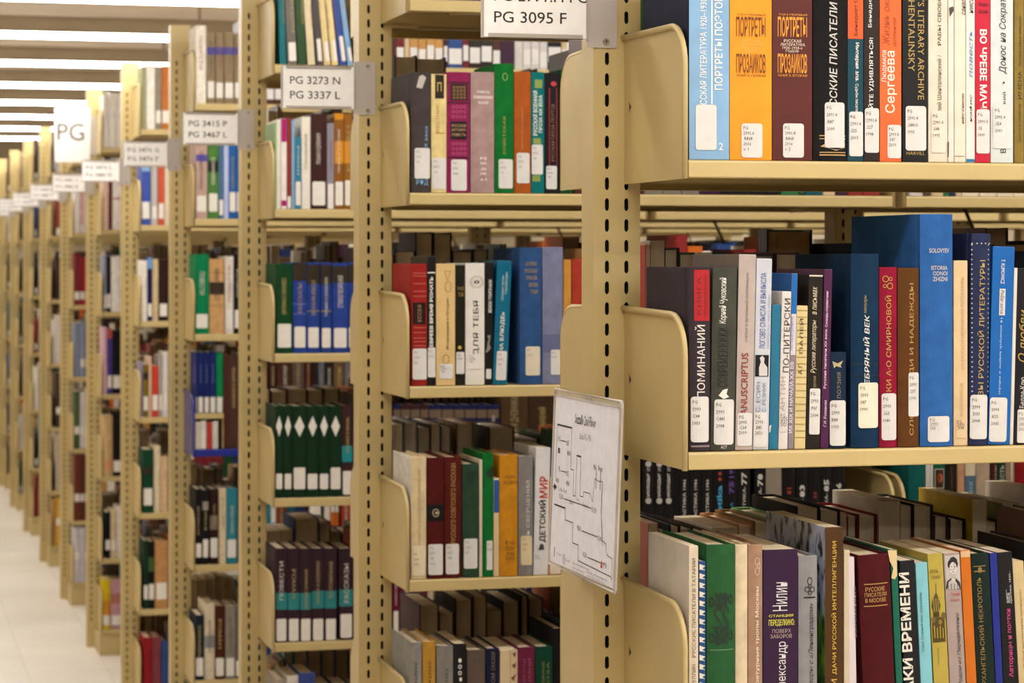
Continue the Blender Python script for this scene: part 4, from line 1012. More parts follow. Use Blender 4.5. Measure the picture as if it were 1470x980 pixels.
def row(n, k, base, lst, kind='cloth', D=.15, lean=0):
    """shorter notation for the ranges further back: (x0, x1, head y, colour, what it looks like, label height px or 0, bands)"""
    for a, b_, yt, col, dsc, lh, bands in lst:
        its = [('band', p, q, c) for p, q, c in bands]
        if n in (2, 3) and (b_ - a) > 8:
            dk = sum(int(col[i:i + 2], 16) for i in (1, 3, 5)) < 330
            y0 = yt + (base - yt) * rnd.uniform(.12, .24)
            y1 = yt + (base - yt) * rnd.uniform(.48, .66)
            c = (a + b_) / 2
            its.append((rnd.choice('uuud'), rnd.choice(SPINE_WORDS), c - (b_ - a) * .16, y0, c + (b_ - a) * .16, y1, rnd.choice(['#b9a468', '#d8d0c2', '#a8946a']) if dk else rnd.choice(['#6a5a44', '#3c352e', '#8a4a38']), {'l': .0009}))
        wd = b_ - a
        ins = wd * .1
        lb = (a + ins, base - 6 - lh, b_ - ins, base - 6) if lh > 0 else (a + ins, base - 1 + lh, b_ - ins, base - 1) if lh < 0 else None
        book(n, k, a, b_, yt, col, dsc, kind, D, lb, None, its, lean, simple=n >= 4, labcol=LW)


fan = [(402, 411, -28, '#0e6a70', 'teal leaning hardback', 0, []), (411.5, 426, -20, '#6d675f', 'grey leaning hardback', 27, []), (426.5, 440, -24, '#2c4a26', 'dark green leaning hardback', 0, []), (440.5, 452.5, -18, '#d8c9a4', 'cream leaning hardback', 0, []), (453, 463.5, -20, '#4a4448', 'dark grey leaning hardback', 32, []),
               (464, 474.5, -18, '#dcc48c', 'pale yellow leaning hardback', 28, []), (475, 485.5, -18, '#dfc98f', 'straw yellow leaning hardback', 30, []), (486, 497.5, -16, '#2c4a92', 'royal blue leaning hardback', 36, []), (498, 507, -14, '#7fa8cf', 'light blue leaning hardback', 20, [])]
for i, (a, b_, yt, col, dsc, lh, bands) in enumerate(fan):
    row(2, 0, 94, [(a + (1.6 if i else 0), b_, yt, col, dsc, lh, bands)], 'paper', lean=-3.5 - 1.4 * i)

row(2, 1, 301, [(389, 396.5, 176, '#8fae7e', 'pale green book', 0, []), (397, 403, 172, '#e0d8c6', 'cream book', 0, []), (403.5, 411.5, 170, '#e8dfda', 'white book with magenta head and foot', 0, [(170, 204, '#a8186e'), (288, 296, '#a8186e')]), (412, 418, 170, '#8a3024', 'brick red book', -18, []), (418.5, 423, 172, '#7fa8c4', 'slim light blue book', 0, []),
                (423.5, 432.5, 197, '#2f7a94', 'teal blue book', 34, []), (433, 445.5, 168, '#e8dfce', 'white book', 36, []), (446, 469, 164, '#3a1c1a', 'wide dark brown book', 34, []), (469.5, 479.5, 177, '#8d8590', 'lilac grey book', -36, []), (480, 493.5, 163, '#8a5516', 'brown and orange book', 34, [(203, 235, '#d28a1e'), (163, 172, '#d28a1e')]), (494, 506, 164, '#8e5a18', 'brown and orange book', 36, [(203, 235, '#d28a1e')])], 'paper')
row(2, 2, 505, [(396, 420, 379, '#14401f', 'dark green hardback with gold emblem', 34, []), (420.5, 440, 377, '#28408c', 'royal blue hardback with black-gold head panel', 30, [(377, 403, '#33291f'), (436, 437.5, '#5a6cb0'), (450, 451.5, '#5a6cb0')]), (440.5, 459, 377, '#26408a', 'royal blue hardback with black-gold head panel', 29, [(380, 408, '#33291f'), (446, 447.5, '#8d7f52')]),
                (460.5, 476, 377, '#263f88', 'royal blue hardback with black-gold head panel', 28, [(380, 408, '#33291f'), (446, 447.5, '#8d7f52')]), (477, 499.5, 378, '#2a428e', 'royal blue hardback with black-gold head panel', 28, [(382, 406, '#33291f')]), (500, 508, 377, '#26408a', 'royal blue hardback with black-gold head panel', 29, [(380, 406, '#33291f')])])
for i, (a, b_) in enumerate(((394.5, 406.5), (407, 419.5), (420, 439.5), (440, 457), (457.5, 472.5), (473, 490))):
    cx = (a + b_) / 2
    lh = 33 if i in (2, 5) else 24
    book(2, 3, a, b_, 583, '#16301c', 'dark green hardback with white diamond', 'cloth', .15, (a + 1.5, 704 - lh, b_ - 1.5, 702), None, [
        ('poly', [(cx, 597), (cx + (b_ - a) * .36, 612), (cx, 627), (cx - (b_ - a) * .36, 612)], '#e3ddd0', .0005)], labcol=LW)
row(2, 3, 711, [(490.5, 506, 582, '#3c2424', 'brown hardback with turquoise band', -34, [(640, 663, '#1f8a90')])])
row(2, 4, 921, [(395, 412.5, 787, '#35222a', 'dark plum hardback with turquoise band', -32, [(851, 875, '#2a7f80')]), (413, 430, 787, '#35222a', 'dark plum hardback with turquoise band', -32, [(851, 875, '#2a7f80')]), (430.5, 447, 787, '#36232a', 'dark plum hardback with turquoise band', -32, [(851, 875, '#2a7f80')]), (447.5, 465.5, 787, '#35222a', 'dark plum hardback with turquoise band', -32, [(848, 873, '#2a7f80')]), (466, 483.5, 787, '#36222a', 'dark plum hardback with turquoise band', -32, [(848, 873, '#2a7f80')]), (486.5, 507, 787, '#35222a', 'dark plum hardback with turquoise band', 34, [(846, 870, '#2a7f80')])])
row(2, 5, 1130, [(395, 410, 975, '#9c8f7c', 'beige book', 0, []), (411, 428, 970, '#d6cdc0', 'white book', 0, []), (429, 452, 966, '#3c4a8a', 'blue book', 0, []), (453, 480, 985, '#3a1f1c', 'dark brown book', 0, []), (481, 505, 985, '#2b1d1a', 'black brown book', 0, [])])
x = .02
for wd, H, D, col, dsc, kd in ((.03, .22, .16, '#2f6f88', 'teal blue paperback', 'paper'), (.035, .215, .15, '#d8d0c4', 'white paperback', 'paper'), (.03, .215, .15, '#6a3a1a', 'brown and cream paperback', 'paper'), (.06, .245, .17, '#2c3c66', 'wide navy volume', 'cloth'), (.03, .235, .17, '#4a4640', 'grey hardback', 'cloth'), (.03, .21, .15, '#4a2c1c', 'brown hardback', 'cloth'), (.03, .205, .15, '#241c18', 'black hardback', 'cloth')):
    far_book(2, 4, x, x + wd, H, D, col, dsc, kd)
    x += wd
x = .02
for wd, H, D, col, dsc, kd in ((.04, .23, .15, '#2e1d18', 'dark brown hardback', 'cloth'), (.04, .225, .15, '#3a2216', 'brown hardback', 'cloth'), (.05, .23, .15, '#5a4640', 'mauve brown hardback', 'cloth'), (.04, .226, .15, '#4a1c18', 'dark red hardback', 'cloth'), (.04, .23, .15, '#5c6068', 'grey hardback', 'cloth')):
    far_book(2, 3, x, x + wd, H, D, col, dsc, kd)
    x += wd
# series on the third range that show in the gaps of the second
E = [564.5, 575.5, 589.5, 603.5, 615.5, 634.5, 652, 667.3, 684.3, 699.6, 717.5]
for j, (a, b_) in enumerate(zip(E, E[1:])):
    row(2, 3, 711, [(a, b_ - .8, 581, ('#3a2024' if 0 < j < 4 else '#1c2148'), 'navy series volume with tan lettering' if not 0 < j < 4 else 'maroon series volume with tan lettering', 0, [(588, 600, '#6d5a48')])])
row(2, 3, 711, [(719, 758, 545, '#4a3520', 'wide brown hardback', 0, []), (759, 795, 545, '#3d2a1a', 'very wide dark brown hardback', 0, [])])
row(2, 4, 921, [(564, 572.5, 800, '#6a1736', 'plum magenta volume', 38, []), (573.5, 588.5, 800, '#6a1736', 'plum magenta volume', 38, []), (589.5, 611, 800, '#701a3a', 'plum magenta volume', 38, []), (614, 622, 800, '#b9a888', 'slim beige hardback', 0, []), (624, 632, 802, '#d2b296', 'slim pinkish hardback', 0, []), (636, 655, 800, '#2c4a78', 'steel blue hardback', 0, []),
                (656, 674, 810, '#2a2420', 'blackish hardback', 0, []), (675, 690, 800, '#8aa88a', 'pale green hardback', 0, []), (692, 711, 800, '#2a2260', 'violet navy hardback', 0, []), (712, 730, 800, '#2a4a82', 'mid blue hardback', 0, []), (731, 746, 800, '#b98a4a', 'tan hardback', 0, []), (747, 760, 800, '#1c2250', 'deep navy series volume', 0, []), (760.5, 774, 800, '#1c2250', 'deep navy series volume', 0, []), (774.5, 788, 800, '#1c2250', 'deep navy series volume', 0, []), (788.5, 801, 800, '#1c2250', 'deep navy series volume', 0, [])])
# ---- fourth range (PG 3476 G)
row(3, 0, 147, [(280, 296, 37, '#e6dccb', 'tall white book', 0, []), (297, 308.5, 47, '#8d7a5e', 'taupe hardback with violet band', 24, [(68, 79, '#4a4490')]), (309.5, 321, 47, '#8d7a5e', 'taupe hardback with violet band', 22, [(68, 79, '#4a4490')]), (322, 335.5, 47, '#8d7a5e', 'taupe hardback with violet band', 22, [(68, 79, '#4a4490')]), (336.5, 345, 48, '#8d7a5e', 'taupe hardback with violet band', 22, [(68, 79, '#4a4490')])])
row(3, 1, 310, [(281, 297.5, 205, '#b99a8c', 'pinkish beige hardback with violet band', 23, [(222, 232, '#5a4ea0')]), (298.5, 313.5, 205, '#4a7a34', 'green hardback with black panel', 26, [(231, 247, '#20261a')]), (314, 321, 208, '#4a6a8c', 'slate blue paperback', -22, []), (321.5, 328, 206, '#b5c0e4', 'pale lavender paperback', 0, []), (328.5, 339, 206, '#1e5a9c', 'strong blue hardback', 28, []), (339.5, 346, 206, '#1e5a9c', 'slim blue hardback', 28, [])], 'paper')
row(3, 2, 477, [(279.5, 300, 365, '#0a7a4a', 'bright green hardback', 20, []), (300.5, 322, 372, '#c79a66', 'tan hardback with dark square', 0, [(405, 423, '#3a2a1c'), (391, 392, '#8a6a40'), (438, 439, '#8a6a40')]), (323, 335, 368, '#ddd2c4', 'white grey hardback', 26, []), (336, 346, 365, '#1d191a', 'black hardback', 26, [])])
RISE = .104
occupy(3, 0, 3, .0, .175)
for a, b_, col, dsc in ((275, 283.5, '#1a2560', 'navy hardback on the raised step'), (284, 292, '#1b2662', 'navy hardback on the raised step'), (292.5, 300.5, '#1a2560', 'navy hardback on the raised step'), (301, 310, '#1c2764', 'navy hardback on the raised step'), (310.5, 320, '#0a8048', 'bright green paperback on the raised step')):
    book(3, 3, a, b_, 507, col, dsc, 'cloth', .13, (a + 1, 570, b_ - 1, 592), None, [('d', 'СОЧИНЕНИЯ', (a + b_) / 2 - 1.5, 522, (a + b_) / 2 + 1.5, 550, '#5a6aa8')] if b_ < 311 else [], lift=RISE, labcol=LW)
for a, b_, yt, col, dsc in ((279, 287, 606, '#d8cdbc', 'small pale booklet under the step'), (287.5, 296, 604, '#e0d8cc', 'small white booklet under the step'), (297, 304, 606, '#b83a30', 'small red booklet under the step'), (305, 313, 605, '#d6ccc0', 'small cream booklet under the step')):
    book(3, 3, a, b_, yt, col, dsc, 'paper', .08)
row(3, 3, 625, [(321.5, 326, 508, '#5a2c24', 'slim brick brown book', 0, []), (326.5, 343, 510, '#4a322a', 'wide dark brown book', 0, [])])
row(3, 4, 806, [(279, 290, 702, '#1a1614', 'black hardback', 20, []), (290.5, 299.5, 703, '#1c1a1b', 'black paperback with white title', 26, [(720, 732, '#8d8a88')]), (301, 313.5, 702, '#2c1a14', 'dark brown hardback', 28, [(740, 760, '#7a6a5c')]), (314.5, 324.5, 701, '#d9c6a4', 'cream hardback', 0, []), (325, 340, 701, '#2f7f8e', 'teal blue hardback', 26, []), (340.5, 347, 702, '#3a4048', 'dark grey hardback', 0, [])])
row(3, 5, 976, [(279.5, 293, 883, '#17222c', 'dark navy hardback', 26, []), (293.5, 308, 866, '#d8c8ac', 'cream hardback', 0, [(912, 930, '#8d8d8d')]), (308.5, 322.5, 869, '#4a2414', 'brown hardback', 26, []), (323.5, 337.5, 869, '#8d8478', 'grey hardback with pale title', 26, []), (338, 346, 869, '#6d655c', 'slim grey hardback', 22, [])])
row(3, 3, 597, [(386, 397, 512, '#3a1c18', 'dark red brown hardback', 0, []), (398, 418.5, 508, '#4a2a1a', 'chestnut hardback', 0, []), (419.5, 436, 512, '#5a4a40', 'greyish brown hardback', 0, []), (437, 447, 510, '#4a1c18', 'oxblood hardback', 0, []), (448, 456, 512, '#2a1c18', 'slim blackish book', 0, []), (457, 465.5, 512, '#5c6470', 'slate grey hardback', 0, []), (466.5, 478, 510, '#2a2018', 'umber black hardback', 0, []), (479, 494, 508, '#6a5236', 'khaki brown hardback', 0, []), (495, 508, 520, '#6d6a72', 'mauve grey hardback', 0, [])])
row(3, 4, 806, [(384, 388.5, 700, '#1f7a8c', 'slim turquoise book', 0, []), (389, 396, 702, '#d8d4cc', 'narrow white book', 0, [(750, 778, '#5a86a8')]), (397, 411, 700, '#7a3f1c', 'rust brown book', 0, []), (466, 474, 702, '#d8cfc2', 'narrow pale book', 0, []), (475, 486, 700, '#c8641f', 'orange and white book', 0, [(725, 735, '#e0d8cc')]), (490, 503, 702, '#a03a2a', 'tomato red book', 0, [])])
# ---- fifth range
row(4, 0, 183, [(201, 209.5, 95, '#9a9a74', 'sage green book', 0, []), (210, 222.5, 93, '#e8e0d4', 'white book', 0, []), (223, 231.5, 95, '#8f8474', 'grey book', 18, []), (232, 243, 95, '#bb7038', 'orange tan book', 18, [])])
row(4, 1, 320, [(203, 216, 225, '#3d52a4', 'blue book with pale blue head', 24, [(225, 246, '#8fb4dc')]), (217, 226, 236, '#b9b2ac', 'light grey book', 18, []), (227, 236, 234, '#c8563c', 'salmon red book', 22, []), (236.5, 244, 240, '#dccbb2', 'cream book', 0, [])], 'paper')
row(4, 2, 460, [(202, 211, 374, '#e2dace', 'white book', 0, []), (211.5, 218.5, 370, '#20204a', 'navy book with light blue head', 18, [(370, 386, '#6a9cd4')]), (219, 227, 372, '#d0b890', 'cream tan book', 0, []), (228, 241, 372, '#2e1c16', 'dark brown book', 18, [])])
row(4, 3, 595, [(201, 205, 520, '#8a86a8', 'slim lilac book', 0, []), (205.5, 213, 523, '#7a6210', 'ochre black book', 20, [(535, 545, '#1d1a10')]), (213.5, 217.5, 512, '#d9b49a', 'slim pinkish cream book', 0, []), (218, 227.5, 525, '#c6402a', 'vermilion book', 22, []), (228, 233, 510, '#a8a09c', 'grey book', 22, []), (233.5, 241, 505, '#d9d2cc', 'white grey book', 24, [])], 'paper')
row(4, 4, 731, [(205, 220, 645, '#14402a', 'dark green book', 24, [(671, 681, '#2c2418')]), (221, 230, 640, '#d9c8a8', 'cream book', 0, []), (230.5, 241, 655, '#d2b088', 'pale tan book', 0, [])])
row(4, 5, 866, [(206, 212.5, 776, '#16301f', 'dark green black book', 20, []), (213, 222, 777, '#14180f', 'black book with green title', 22, [(800, 820, '#3f5a2a')]), (222.5, 241, 776, '#bb8a56', 'wide tan orange book', 24, [])])
row(4, 6, 990, [(206, 218, 915, '#8d1a22', 'crimson book', 0, []), (218.5, 231, 914, '#7a3a40', 'dull red book', 0, []), (232, 241, 920, '#2c4a84', 'blue book', 0, [])])
# ---- sixth range
row(5, 0, 211, [(148, 156, 136, '#e0d8cc', 'white book', 0, []), (156.5, 166, 134, '#e8e0d4', 'taller white book', 0, []), (166.5, 176, 136, '#e2d8ca', 'off-white book', 0, [])])
row(5, 1, 326, [(148, 156, 250, '#d9b8a4', 'pinkish cream book', 0, []), (156.5, 161, 254, '#5a1c1c', 'slim dark red book', 0, []), (161.5, 175, 250, '#e6ddd4', 'white book with red line', 0, [(284, 286, '#b04a3c')])])
row(5, 2, 448, [(149, 152.5, 366, '#8d93a8', 'slim grey-blue book', 18, []), (153, 159, 368, '#262426', 'black book', 20, []), (159.5, 175, 368, '#e6e0da', 'white book', 0, [])])
row(5, 3, 563, [(148, 153.5, 470, '#d0a8b4', 'pink book', 0, []), (154, 161, 472, '#4a3d88', 'violet book with red head', 18, [(472, 486, '#b85048')]), (161.5, 174, 475, '#17151a', 'black book', 18, [])])
row(5, 4, 678, [(147.5, 161.5, 597, '#c9a878', 'tan cream book', 0, [(660, 675, '#d29a66')]), (162, 174, 590, '#1f1612', 'black brown book', -16, [])])
row(5, 5, 795, [(151, 158.5, 735, '#15181a', 'slim black book', 14, []), (159, 167, 732, '#d6c09a', 'cream book', 14, []), (167.5, 175, 727, '#d9d0c6', 'white book', 0, [])])
row(5, 6, 903, [(147, 158.5, 832, '#d2b41c', 'yellow and orange book', 14, [(862, 890, '#c8861e')]), (159, 175, 832, '#b98a94', 'pink book', 14, [(852, 866, '#a86a5a')])])
# ---- seventh range and on: two or three books each show beside the next post
FAR = {6: ((106, 114.5), (115, 121), (121.5, 130)), 7: ((80, 87.5), (88, 94)), 8: ((56, 65),), 9: ((33, 42),)}
FC = {6: [('#e8e0da', '#e0d2c8', '#e6ded6'), ('#e6ded8', '#d8a8a0', '#e8e0dc'), ('#7d2028', '#8a1c28', '#c03a28'), ('#7d86a0', '#8a90a8', '#5a7090'), ('#4a5a38', '#d0c8c4', '#d8d0cc'), ('#6a2c1c', '#5a2a1c', '#6a3222'), ('#c8c0c4', '#d0c8cc', '#b8aeb4')],
      7: [('#dcd2c8', '#d2c4b4'), ('#8a3a2a', '#e0d6cc'), ('#3a2420', '#d2bfa6'), ('#d8d0c8', '#dcd4ca'), ('#3a2a28', '#4a3428'), ('#b8a894', '#a08a74'), ('#d2a23a', '#4a4a44')],
      8: [('#e4d8c8',), ('#1e1c22',), ('#e0d8ce',), ('#d9ccb6',), ('#d0c8bc',), ('#7aa0a4',), ('#8d7a2a',)],
      9: [('#2a2420',), ('#1c1a1e',), ('#2a1c1c',), ('#b84434',), ('#1e3a5c',), ('#c8a888',), ('#cf9a4a',)]}
CN = {'#e8e0da': 'white'}


def cname(h):
    r, g, b = [int(h[i:i + 2], 16) for i in (1, 3, 5)]
    mx, mn = max(r, g, b), min(r, g, b)
    if mx < 60:
        return 'black'
    if mx - mn < 34:
        return 'white' if mx > 195 else 'grey' if mx > 110 else 'dark grey'
    if r >= g >= b:
        return ('cream' if mn > 120 else 'tan' if mx > 150 and g > 100 else 'red' if g < 70 and mx > 110 else 'brown')
    if b >= g:
        return 'blue' if mx > 110 else 'navy'
    return 'green' if g > r else 'pinkish'


for n in FAR:
    for k in range(7):
        ppm = FPX / ((n * PITCH - SPINE - EYE.y) / CT * 1.02)
        for (a, b_), col in zip(FAR[n], FC[n][k]):
            yb = HY - (SHELF_Z[k] - 1.6) * ppm
            yt = yb - (.215 + .035 * rnd.random()) * ppm
            nm = cname(col)
            book(n, k, a, b_, yt, col, '%s book' % nm, 'paper', .15, (a + .7, yb - .05 * ppm, b_ - .7, yb - .012 * ppm) if rnd.random() < .7 else None, simple=True, labcol=LW)

# ------------------------------------------------------------------ the 300 books that show largest stay things of their own; the rest join the mass of shelved books
KEEP = 298
mass = MB()
from mathutils.bvhtree import BVHTree
bpy.context.view_layer.update()
tv, tp, owner = [], [], []
for o in S.objects:
    if o.type == 'MESH' and o.name not in ('ceiling', 'floor'):
        me, mw, n0 = o.data, o.matrix_world, len(tv)
        p = o.parent
        own = p.name if p is not None and p.get('category') == 'book' else None
        tv += [mw @ v.co for v in me.vertices]
        for f in me.polygons:
            tp.append([n0 + i for i in f.vertices])
            owner.append(own)
tree = BVHTree.FromPolygons(tv, tp)
shown = {}
fw, rt = Vector((ST, CT, 0)), Vector((CT, -ST, 0))
for py in range(1, 980, 3):
    for px in range(1, 1470, 3):
        _, _, i, _ = tree.ray_cast(EYE, fw + rt * ((px - CX) / FPX) + Vector((0, 0, (HY - py) / FPX)))
        if i is not None and owner[i]:
            shown[owner[i]] = shown.get(owner[i], 0) + 1
del tree, tv, tp, owner
roots = [t[1] for lst in pend.values() for t in lst]
roots.sort(key=lambda o: -shown.get(o.name, 0))
drop = set(o.name for o in roots[KEEP:])
for key in pend:
    pend[key] = [t for t in pend[key] if t[1].name not in drop]
for o in roots[KEEP:]:
    for ch in list(o.children):
        me, mw = ch.data, ch.matrix_world
        vs = [mw @ v.co for v in me.vertices]
        for si, mt in enumerate(me.materials):
            mass.raw(vs, [tuple(p.vertices) for p in me.polygons if p.material_index == si], mt)
        bpy.data.objects.remove(ch)
    bpy.data.objects.remove(o)

# ------------------------------------------------------------------ labels of the books: look first, then place on the shelf
for (n, side, k), lst in pend.items():
    lst.sort(key=lambda t: t[0])
    cnt = {}
    for _, o, d, l in lst:
        cnt[d] = cnt.get(d, 0) + 1
    seen = {}
    for i, (_, o, d, l) in enumerate(lst):
        if l:
            o['label'] = l
            continue
        seen[d] = seen.get(d, 0) + 1
        place = '%s%s, %s' % ('rear of ' if side else '', SH_WORD[k], SIGNED[n])
        if cnt[d] > 1:
            o['label'] = '%s, %s such, %s' % (d, ORD[seen[d] - 1], place)
        else:
            o['label'] = '%s, %s' % (d, place)

# ---- everything else on the shelves: one object, the far and mostly hidden books
PALETTE = ['#e4dccf', '#d9cdb6', '#cbb48c', '#2a211d', '#1b191b', '#4a2a1e', '#6d1f22', '#8d2a2a', '#1d2a52', '#2c4a86', '#14402a', '#2c6a44', '#0f5560', '#7a7268', '#b98a4a', '#c8641f', '#3a1c34', '#c9c2bc', '#5a4030', '#1a1618']
pal = [M(c, 'paper') for c in PALETTE]
pgm = M('#bfa98a', 'pages')


def free(n, side, k, x0, x1):
    return not any(a < x1 and x0 < b for a, b in occupied.get((n, side, k), ()))


for n in range(NR):
    for bay in range(NB[n]):
        for side in (0, 1):
            for k, z in enumerate(SHELF_Z):
                x = bay * BAY + .019 + RX[n]
                end = (bay + 1) * BAY - .019 + RX[n] - rnd.random() * .10
                dark = rnd.random() < .3
                while x < end - .012:
                    wd = rnd.choice((.012, .016, .02, .024, .028, .034))
                    # creep to the first free place
                    if x + wd > end:
                        break
                    if not free(n, side, k, x, x + wd):
                        x += .002
                        continue
                    run = 1 if rnd.random() < .8 else rnd.randint(2, 5)
                    m = rnd.choice(pal)
                    H0, D0 = rnd.uniform(.195, .262 if k < 6 else .246), rnd.uniform(.125, .165)
                    for _ in range(run):
                        if x + wd > end or not free(n, side, k, x, x + wd):
                            break
                        H = H0 + (rnd.uniform(-.004, .004) if run > 1 else 0)
                        s = 1 if side else -1
                        ys = n * PITCH + s * SPINE
                        ye = ys - s * D0
                        y0, y1 = min(ys, ye), max(ys, ye)
                        g = .0004
                        xa, xb = x + g, x + wd - g
                        # boards, spine, page block
                        mass.box(xa, xa + .0018, y0, y1, z + .0007, z + H, m)
                        mass.box(xb - .0018, xb, y0, y1, z + .0007, z + H, m)
                        if side:
                            mass.box(xa + .0018, xb - .0018, y1 - .002, y1 + .0015, z + .0007, z + H, m)
                            mass.box(xa + .0018, xb - .0018, y0 + .003, y1 - .002, z + .0025, z + H - .003, pgm)
                        else:
                            mass.box(xa + .0018, xb - .0018, y0 - .0015, y0 + .002, z + .0007, z + H, m)
                            mass.box(xa + .0018, xb - .0018, y0 + .002, y1 - .003, z + .0025, z + H - .003, pgm)
                        if rnd.random() < .85:
                            lz = z + rnd.uniform(.006, .02)
                            yl = ys + s * .0022
                            mass.poly([(xa + .0015, yl, lz), (xb - .0015, yl, lz), (xb - .0015, yl, lz + .036), (xa + .0015, yl, lz + .036)], WHITE)
                        x += wd
tag(link('shelved_books', mass.mesh('shelved_books')), 'remaining mixed books filling the shelves behind and beyond the nearer ones', 'books', None, 'stuff')

# ------------------------------------------------------------------ aisle signs
CARD = M('#fffaf6', 'label')
TXT = M('#2d2723', 'ink')
CLEAR = M('#cfc8c0', 'clear')
PLATE = M('#bfb5aa', 'steel')


def sign(n, l1, l2, label):
    y = n * PITCH - PD - .0035
    root = link('aisle_sign', None, loc=(-.0392 + RX[n], y, 1.864))
    tag(root, label, 'sign', 'call number signs on the range ends')
    b = MB()
    b.box(-.129, -.001, -.0010, .0004, .0015, .0765, CARD)
    for s, z in ((l1, .0445), (l2, .0155 + .003)):
        vs, fs, asp = glyphs(s, .004, 0, 3 if n < 3 else 1)
        h = .0136
        wt = .0905 * (len(s) / 9.0) ** .9
        b.raw([(-.1165 + x * wt, -.0013, z + q * h) for x, q in vs], fs, TXT)
    link('sign_card', b.mesh('sign_card'), root)
    b = MB()
    hm = M('#b3a89c', 'steel')
    b.box(-.131, .0005, .0006, .0018, 0, .078, CLEAR)
    for z0 in (.0, .0725):
        b.box(-.124, -.006, -.0030, -.0022, z0, z0 + .0055, hm)
        b.box(-.124, -.006, -.0030, .0006, (z0 if z0 == 0 else z0 + .0047), (z0 + .0008 if z0 == 0 else z0 + .0055), hm)
    b.box(-.1325, -.1295, -.0024, .0018, 0, .078, hm)
    b.box(-.0008, .0016, -.0024, .0018, 0, .078, hm)
    link('card_holder', b.mesh('card_holder'), root)
    b = MB()
    # folded mounting plate with a soft rounded outline
    x0, x1, z0, z1, r = .0, .0390, -.009, .087, .003
    ol = []
    for cx_, cz, a0 in ((x1 - r, z0 + r, -90), (x1 - r, z1 - r, 0), (x0 + r, z1 - r, 90), (x0 + r, z0 + r, 180)):
        ol += [(cx_ + r * math.cos(R(a0 + 30 * j)), cz + r * math.sin(R(a0 + 30 * j))) for j in range(4)]
    q = len(ol)
    b.raw([(x, .0016, z) for x, z in ol] + [(x, .0028, z) for x, z in ol], [tuple(range(q))[::1], tuple(range(q, 2 * q))[::-1]] + [(i, (i + 1) % q, q + (i + 1) % q, q + i) for i in range(q)], PLATE)
    link('mounting_plate', b.mesh('mounting_plate'), root)
    for z in (-.001, .079):
        b = MB()
        b.tube([(.0245, .0018, z), (.0245, -.0002, z), (.0245, -.0012, z)], .0038, M('#b9b0a4', 'metal'), 12)
        b.box(.0245 - .0026, .0245 + .0026, -.0014, -.0011, z - .0004, z + .0004, TXT)
        b.box(.0245 - .0004, .0245 + .0004, -.0014, -.0011, z - .0026, z + .0026, TXT)
        link('screw', b.mesh('screw'), root)


sign(0, 'PG 2991.H PG', 'PG 3095 F', 'white call number sign reading PG 3095 F on the nearest post')
sign(1, 'PG 3273 N', 'PG 3337 L', 'white call number sign reading PG 3273 N and PG 3337 L')
sign(2, 'PG 3415 P', 'PG 3467 L', 'white call number sign reading PG 3415 P and PG 3467 L')
sign(3, 'PG 3476 G', 'PG 3476 P', 'blurred white call number sign reading PG 3476 G')
for n, a, b_ in ((4, 'PG 3476 L', 'PG 3480 D'), (5, 'PG 3482 C', 'PG 3482 K'), (6, 'PG 3484 B', 'PG 3485 F'), (7, 'PG 3487 A', 'PG 3488 E'), (8, 'PG 3489 B', 'PG 3490 C'), (9, 'PG 3491 D', 'PG 3492 F')):
    sign(n, a, b_, 'small blurred white call number sign on the %s range from the front' % ORD[n])

# large PG flag sign on the sixth range
root = link('section_sign', None, loc=(-.018, 5 * PITCH - PD - .004, 1.989))
tag(root, 'tall white section sign with large letters PG above the small signs', 'sign')
b = MB()
b.box(-.144, 0, -.001, .001, 0, .223, CARD)
vs, fs, asp = glyphs('PG', .0, 0, 3)
b.raw([(-.132 + x * .108, -.0014, .088 + q * .070) for x, q in vs], fs, M('#4a4038', 'ink'))
link('sign_card', b.mesh('sign_card'), root)
b = MB()
b.box(.0, .034, .0016, .003, .03, .19, PLATE)
link('mounting_plate', b.mesh('mounting_plate'), root)

# ------------------------------------------------------------------ floor map in a clear sleeve on the end of the nearest range
WM, HM = .290, .223
root = link('floor_map', None, loc=(-.0385, -.0145, 1.3205), rot=(R(-2.2), 0, R(-90)))
tag(root, 'floor map in a clear sleeve hanging on the nearest range end', 'map')
PAPER = M('#f1f0fa', 'label')
b = MB()
b.box(-.5 * WM + .006, .5 * WM - .008, -.0004, .0004, -.5 * HM + .004, .5 * HM - .007, PAPER)
LN = M('#3c3b42', 'ink')
GREY = M('#9a989e', 'ink')


def mp(px, py):
    """position on the sheet from fractions of its width and height (left, top = 0)"""
    return (px - .5) * WM, (.5 - py) * HM


def line(pts, wdt=.0009, m=LN):
    for (a, c), (d, e) in zip(pts, pts[1:]):
        p, q = Vector((*mp(a, c), 0)), Vector((*mp(d, e), 0))
        t = (q - p)
        if t.length < 1e-6:
            continue
        t.normalize()
        nn = Vector((-t.y, t.x, 0)) * wdt * .5
        p2, q2 = p - t * wdt * .5, q + t * wdt * .5
        b.poly([(v.x, -.0008, v.y) for v in (p2 - nn, q2 - nn, q2 + nn, p2 + nn)], m)


def word(s, px, py, w_, h_, m=LN, bold=0.0):
    vs, fs, _ = glyphs(s, bold, 0, 1)
    x0, z0 = mp(px, py)
    b.raw([(x0 + x * w_ * WM, -.0008, z0 - h_ * HM + q * h_ * HM) for x, q in vs], fs, m)


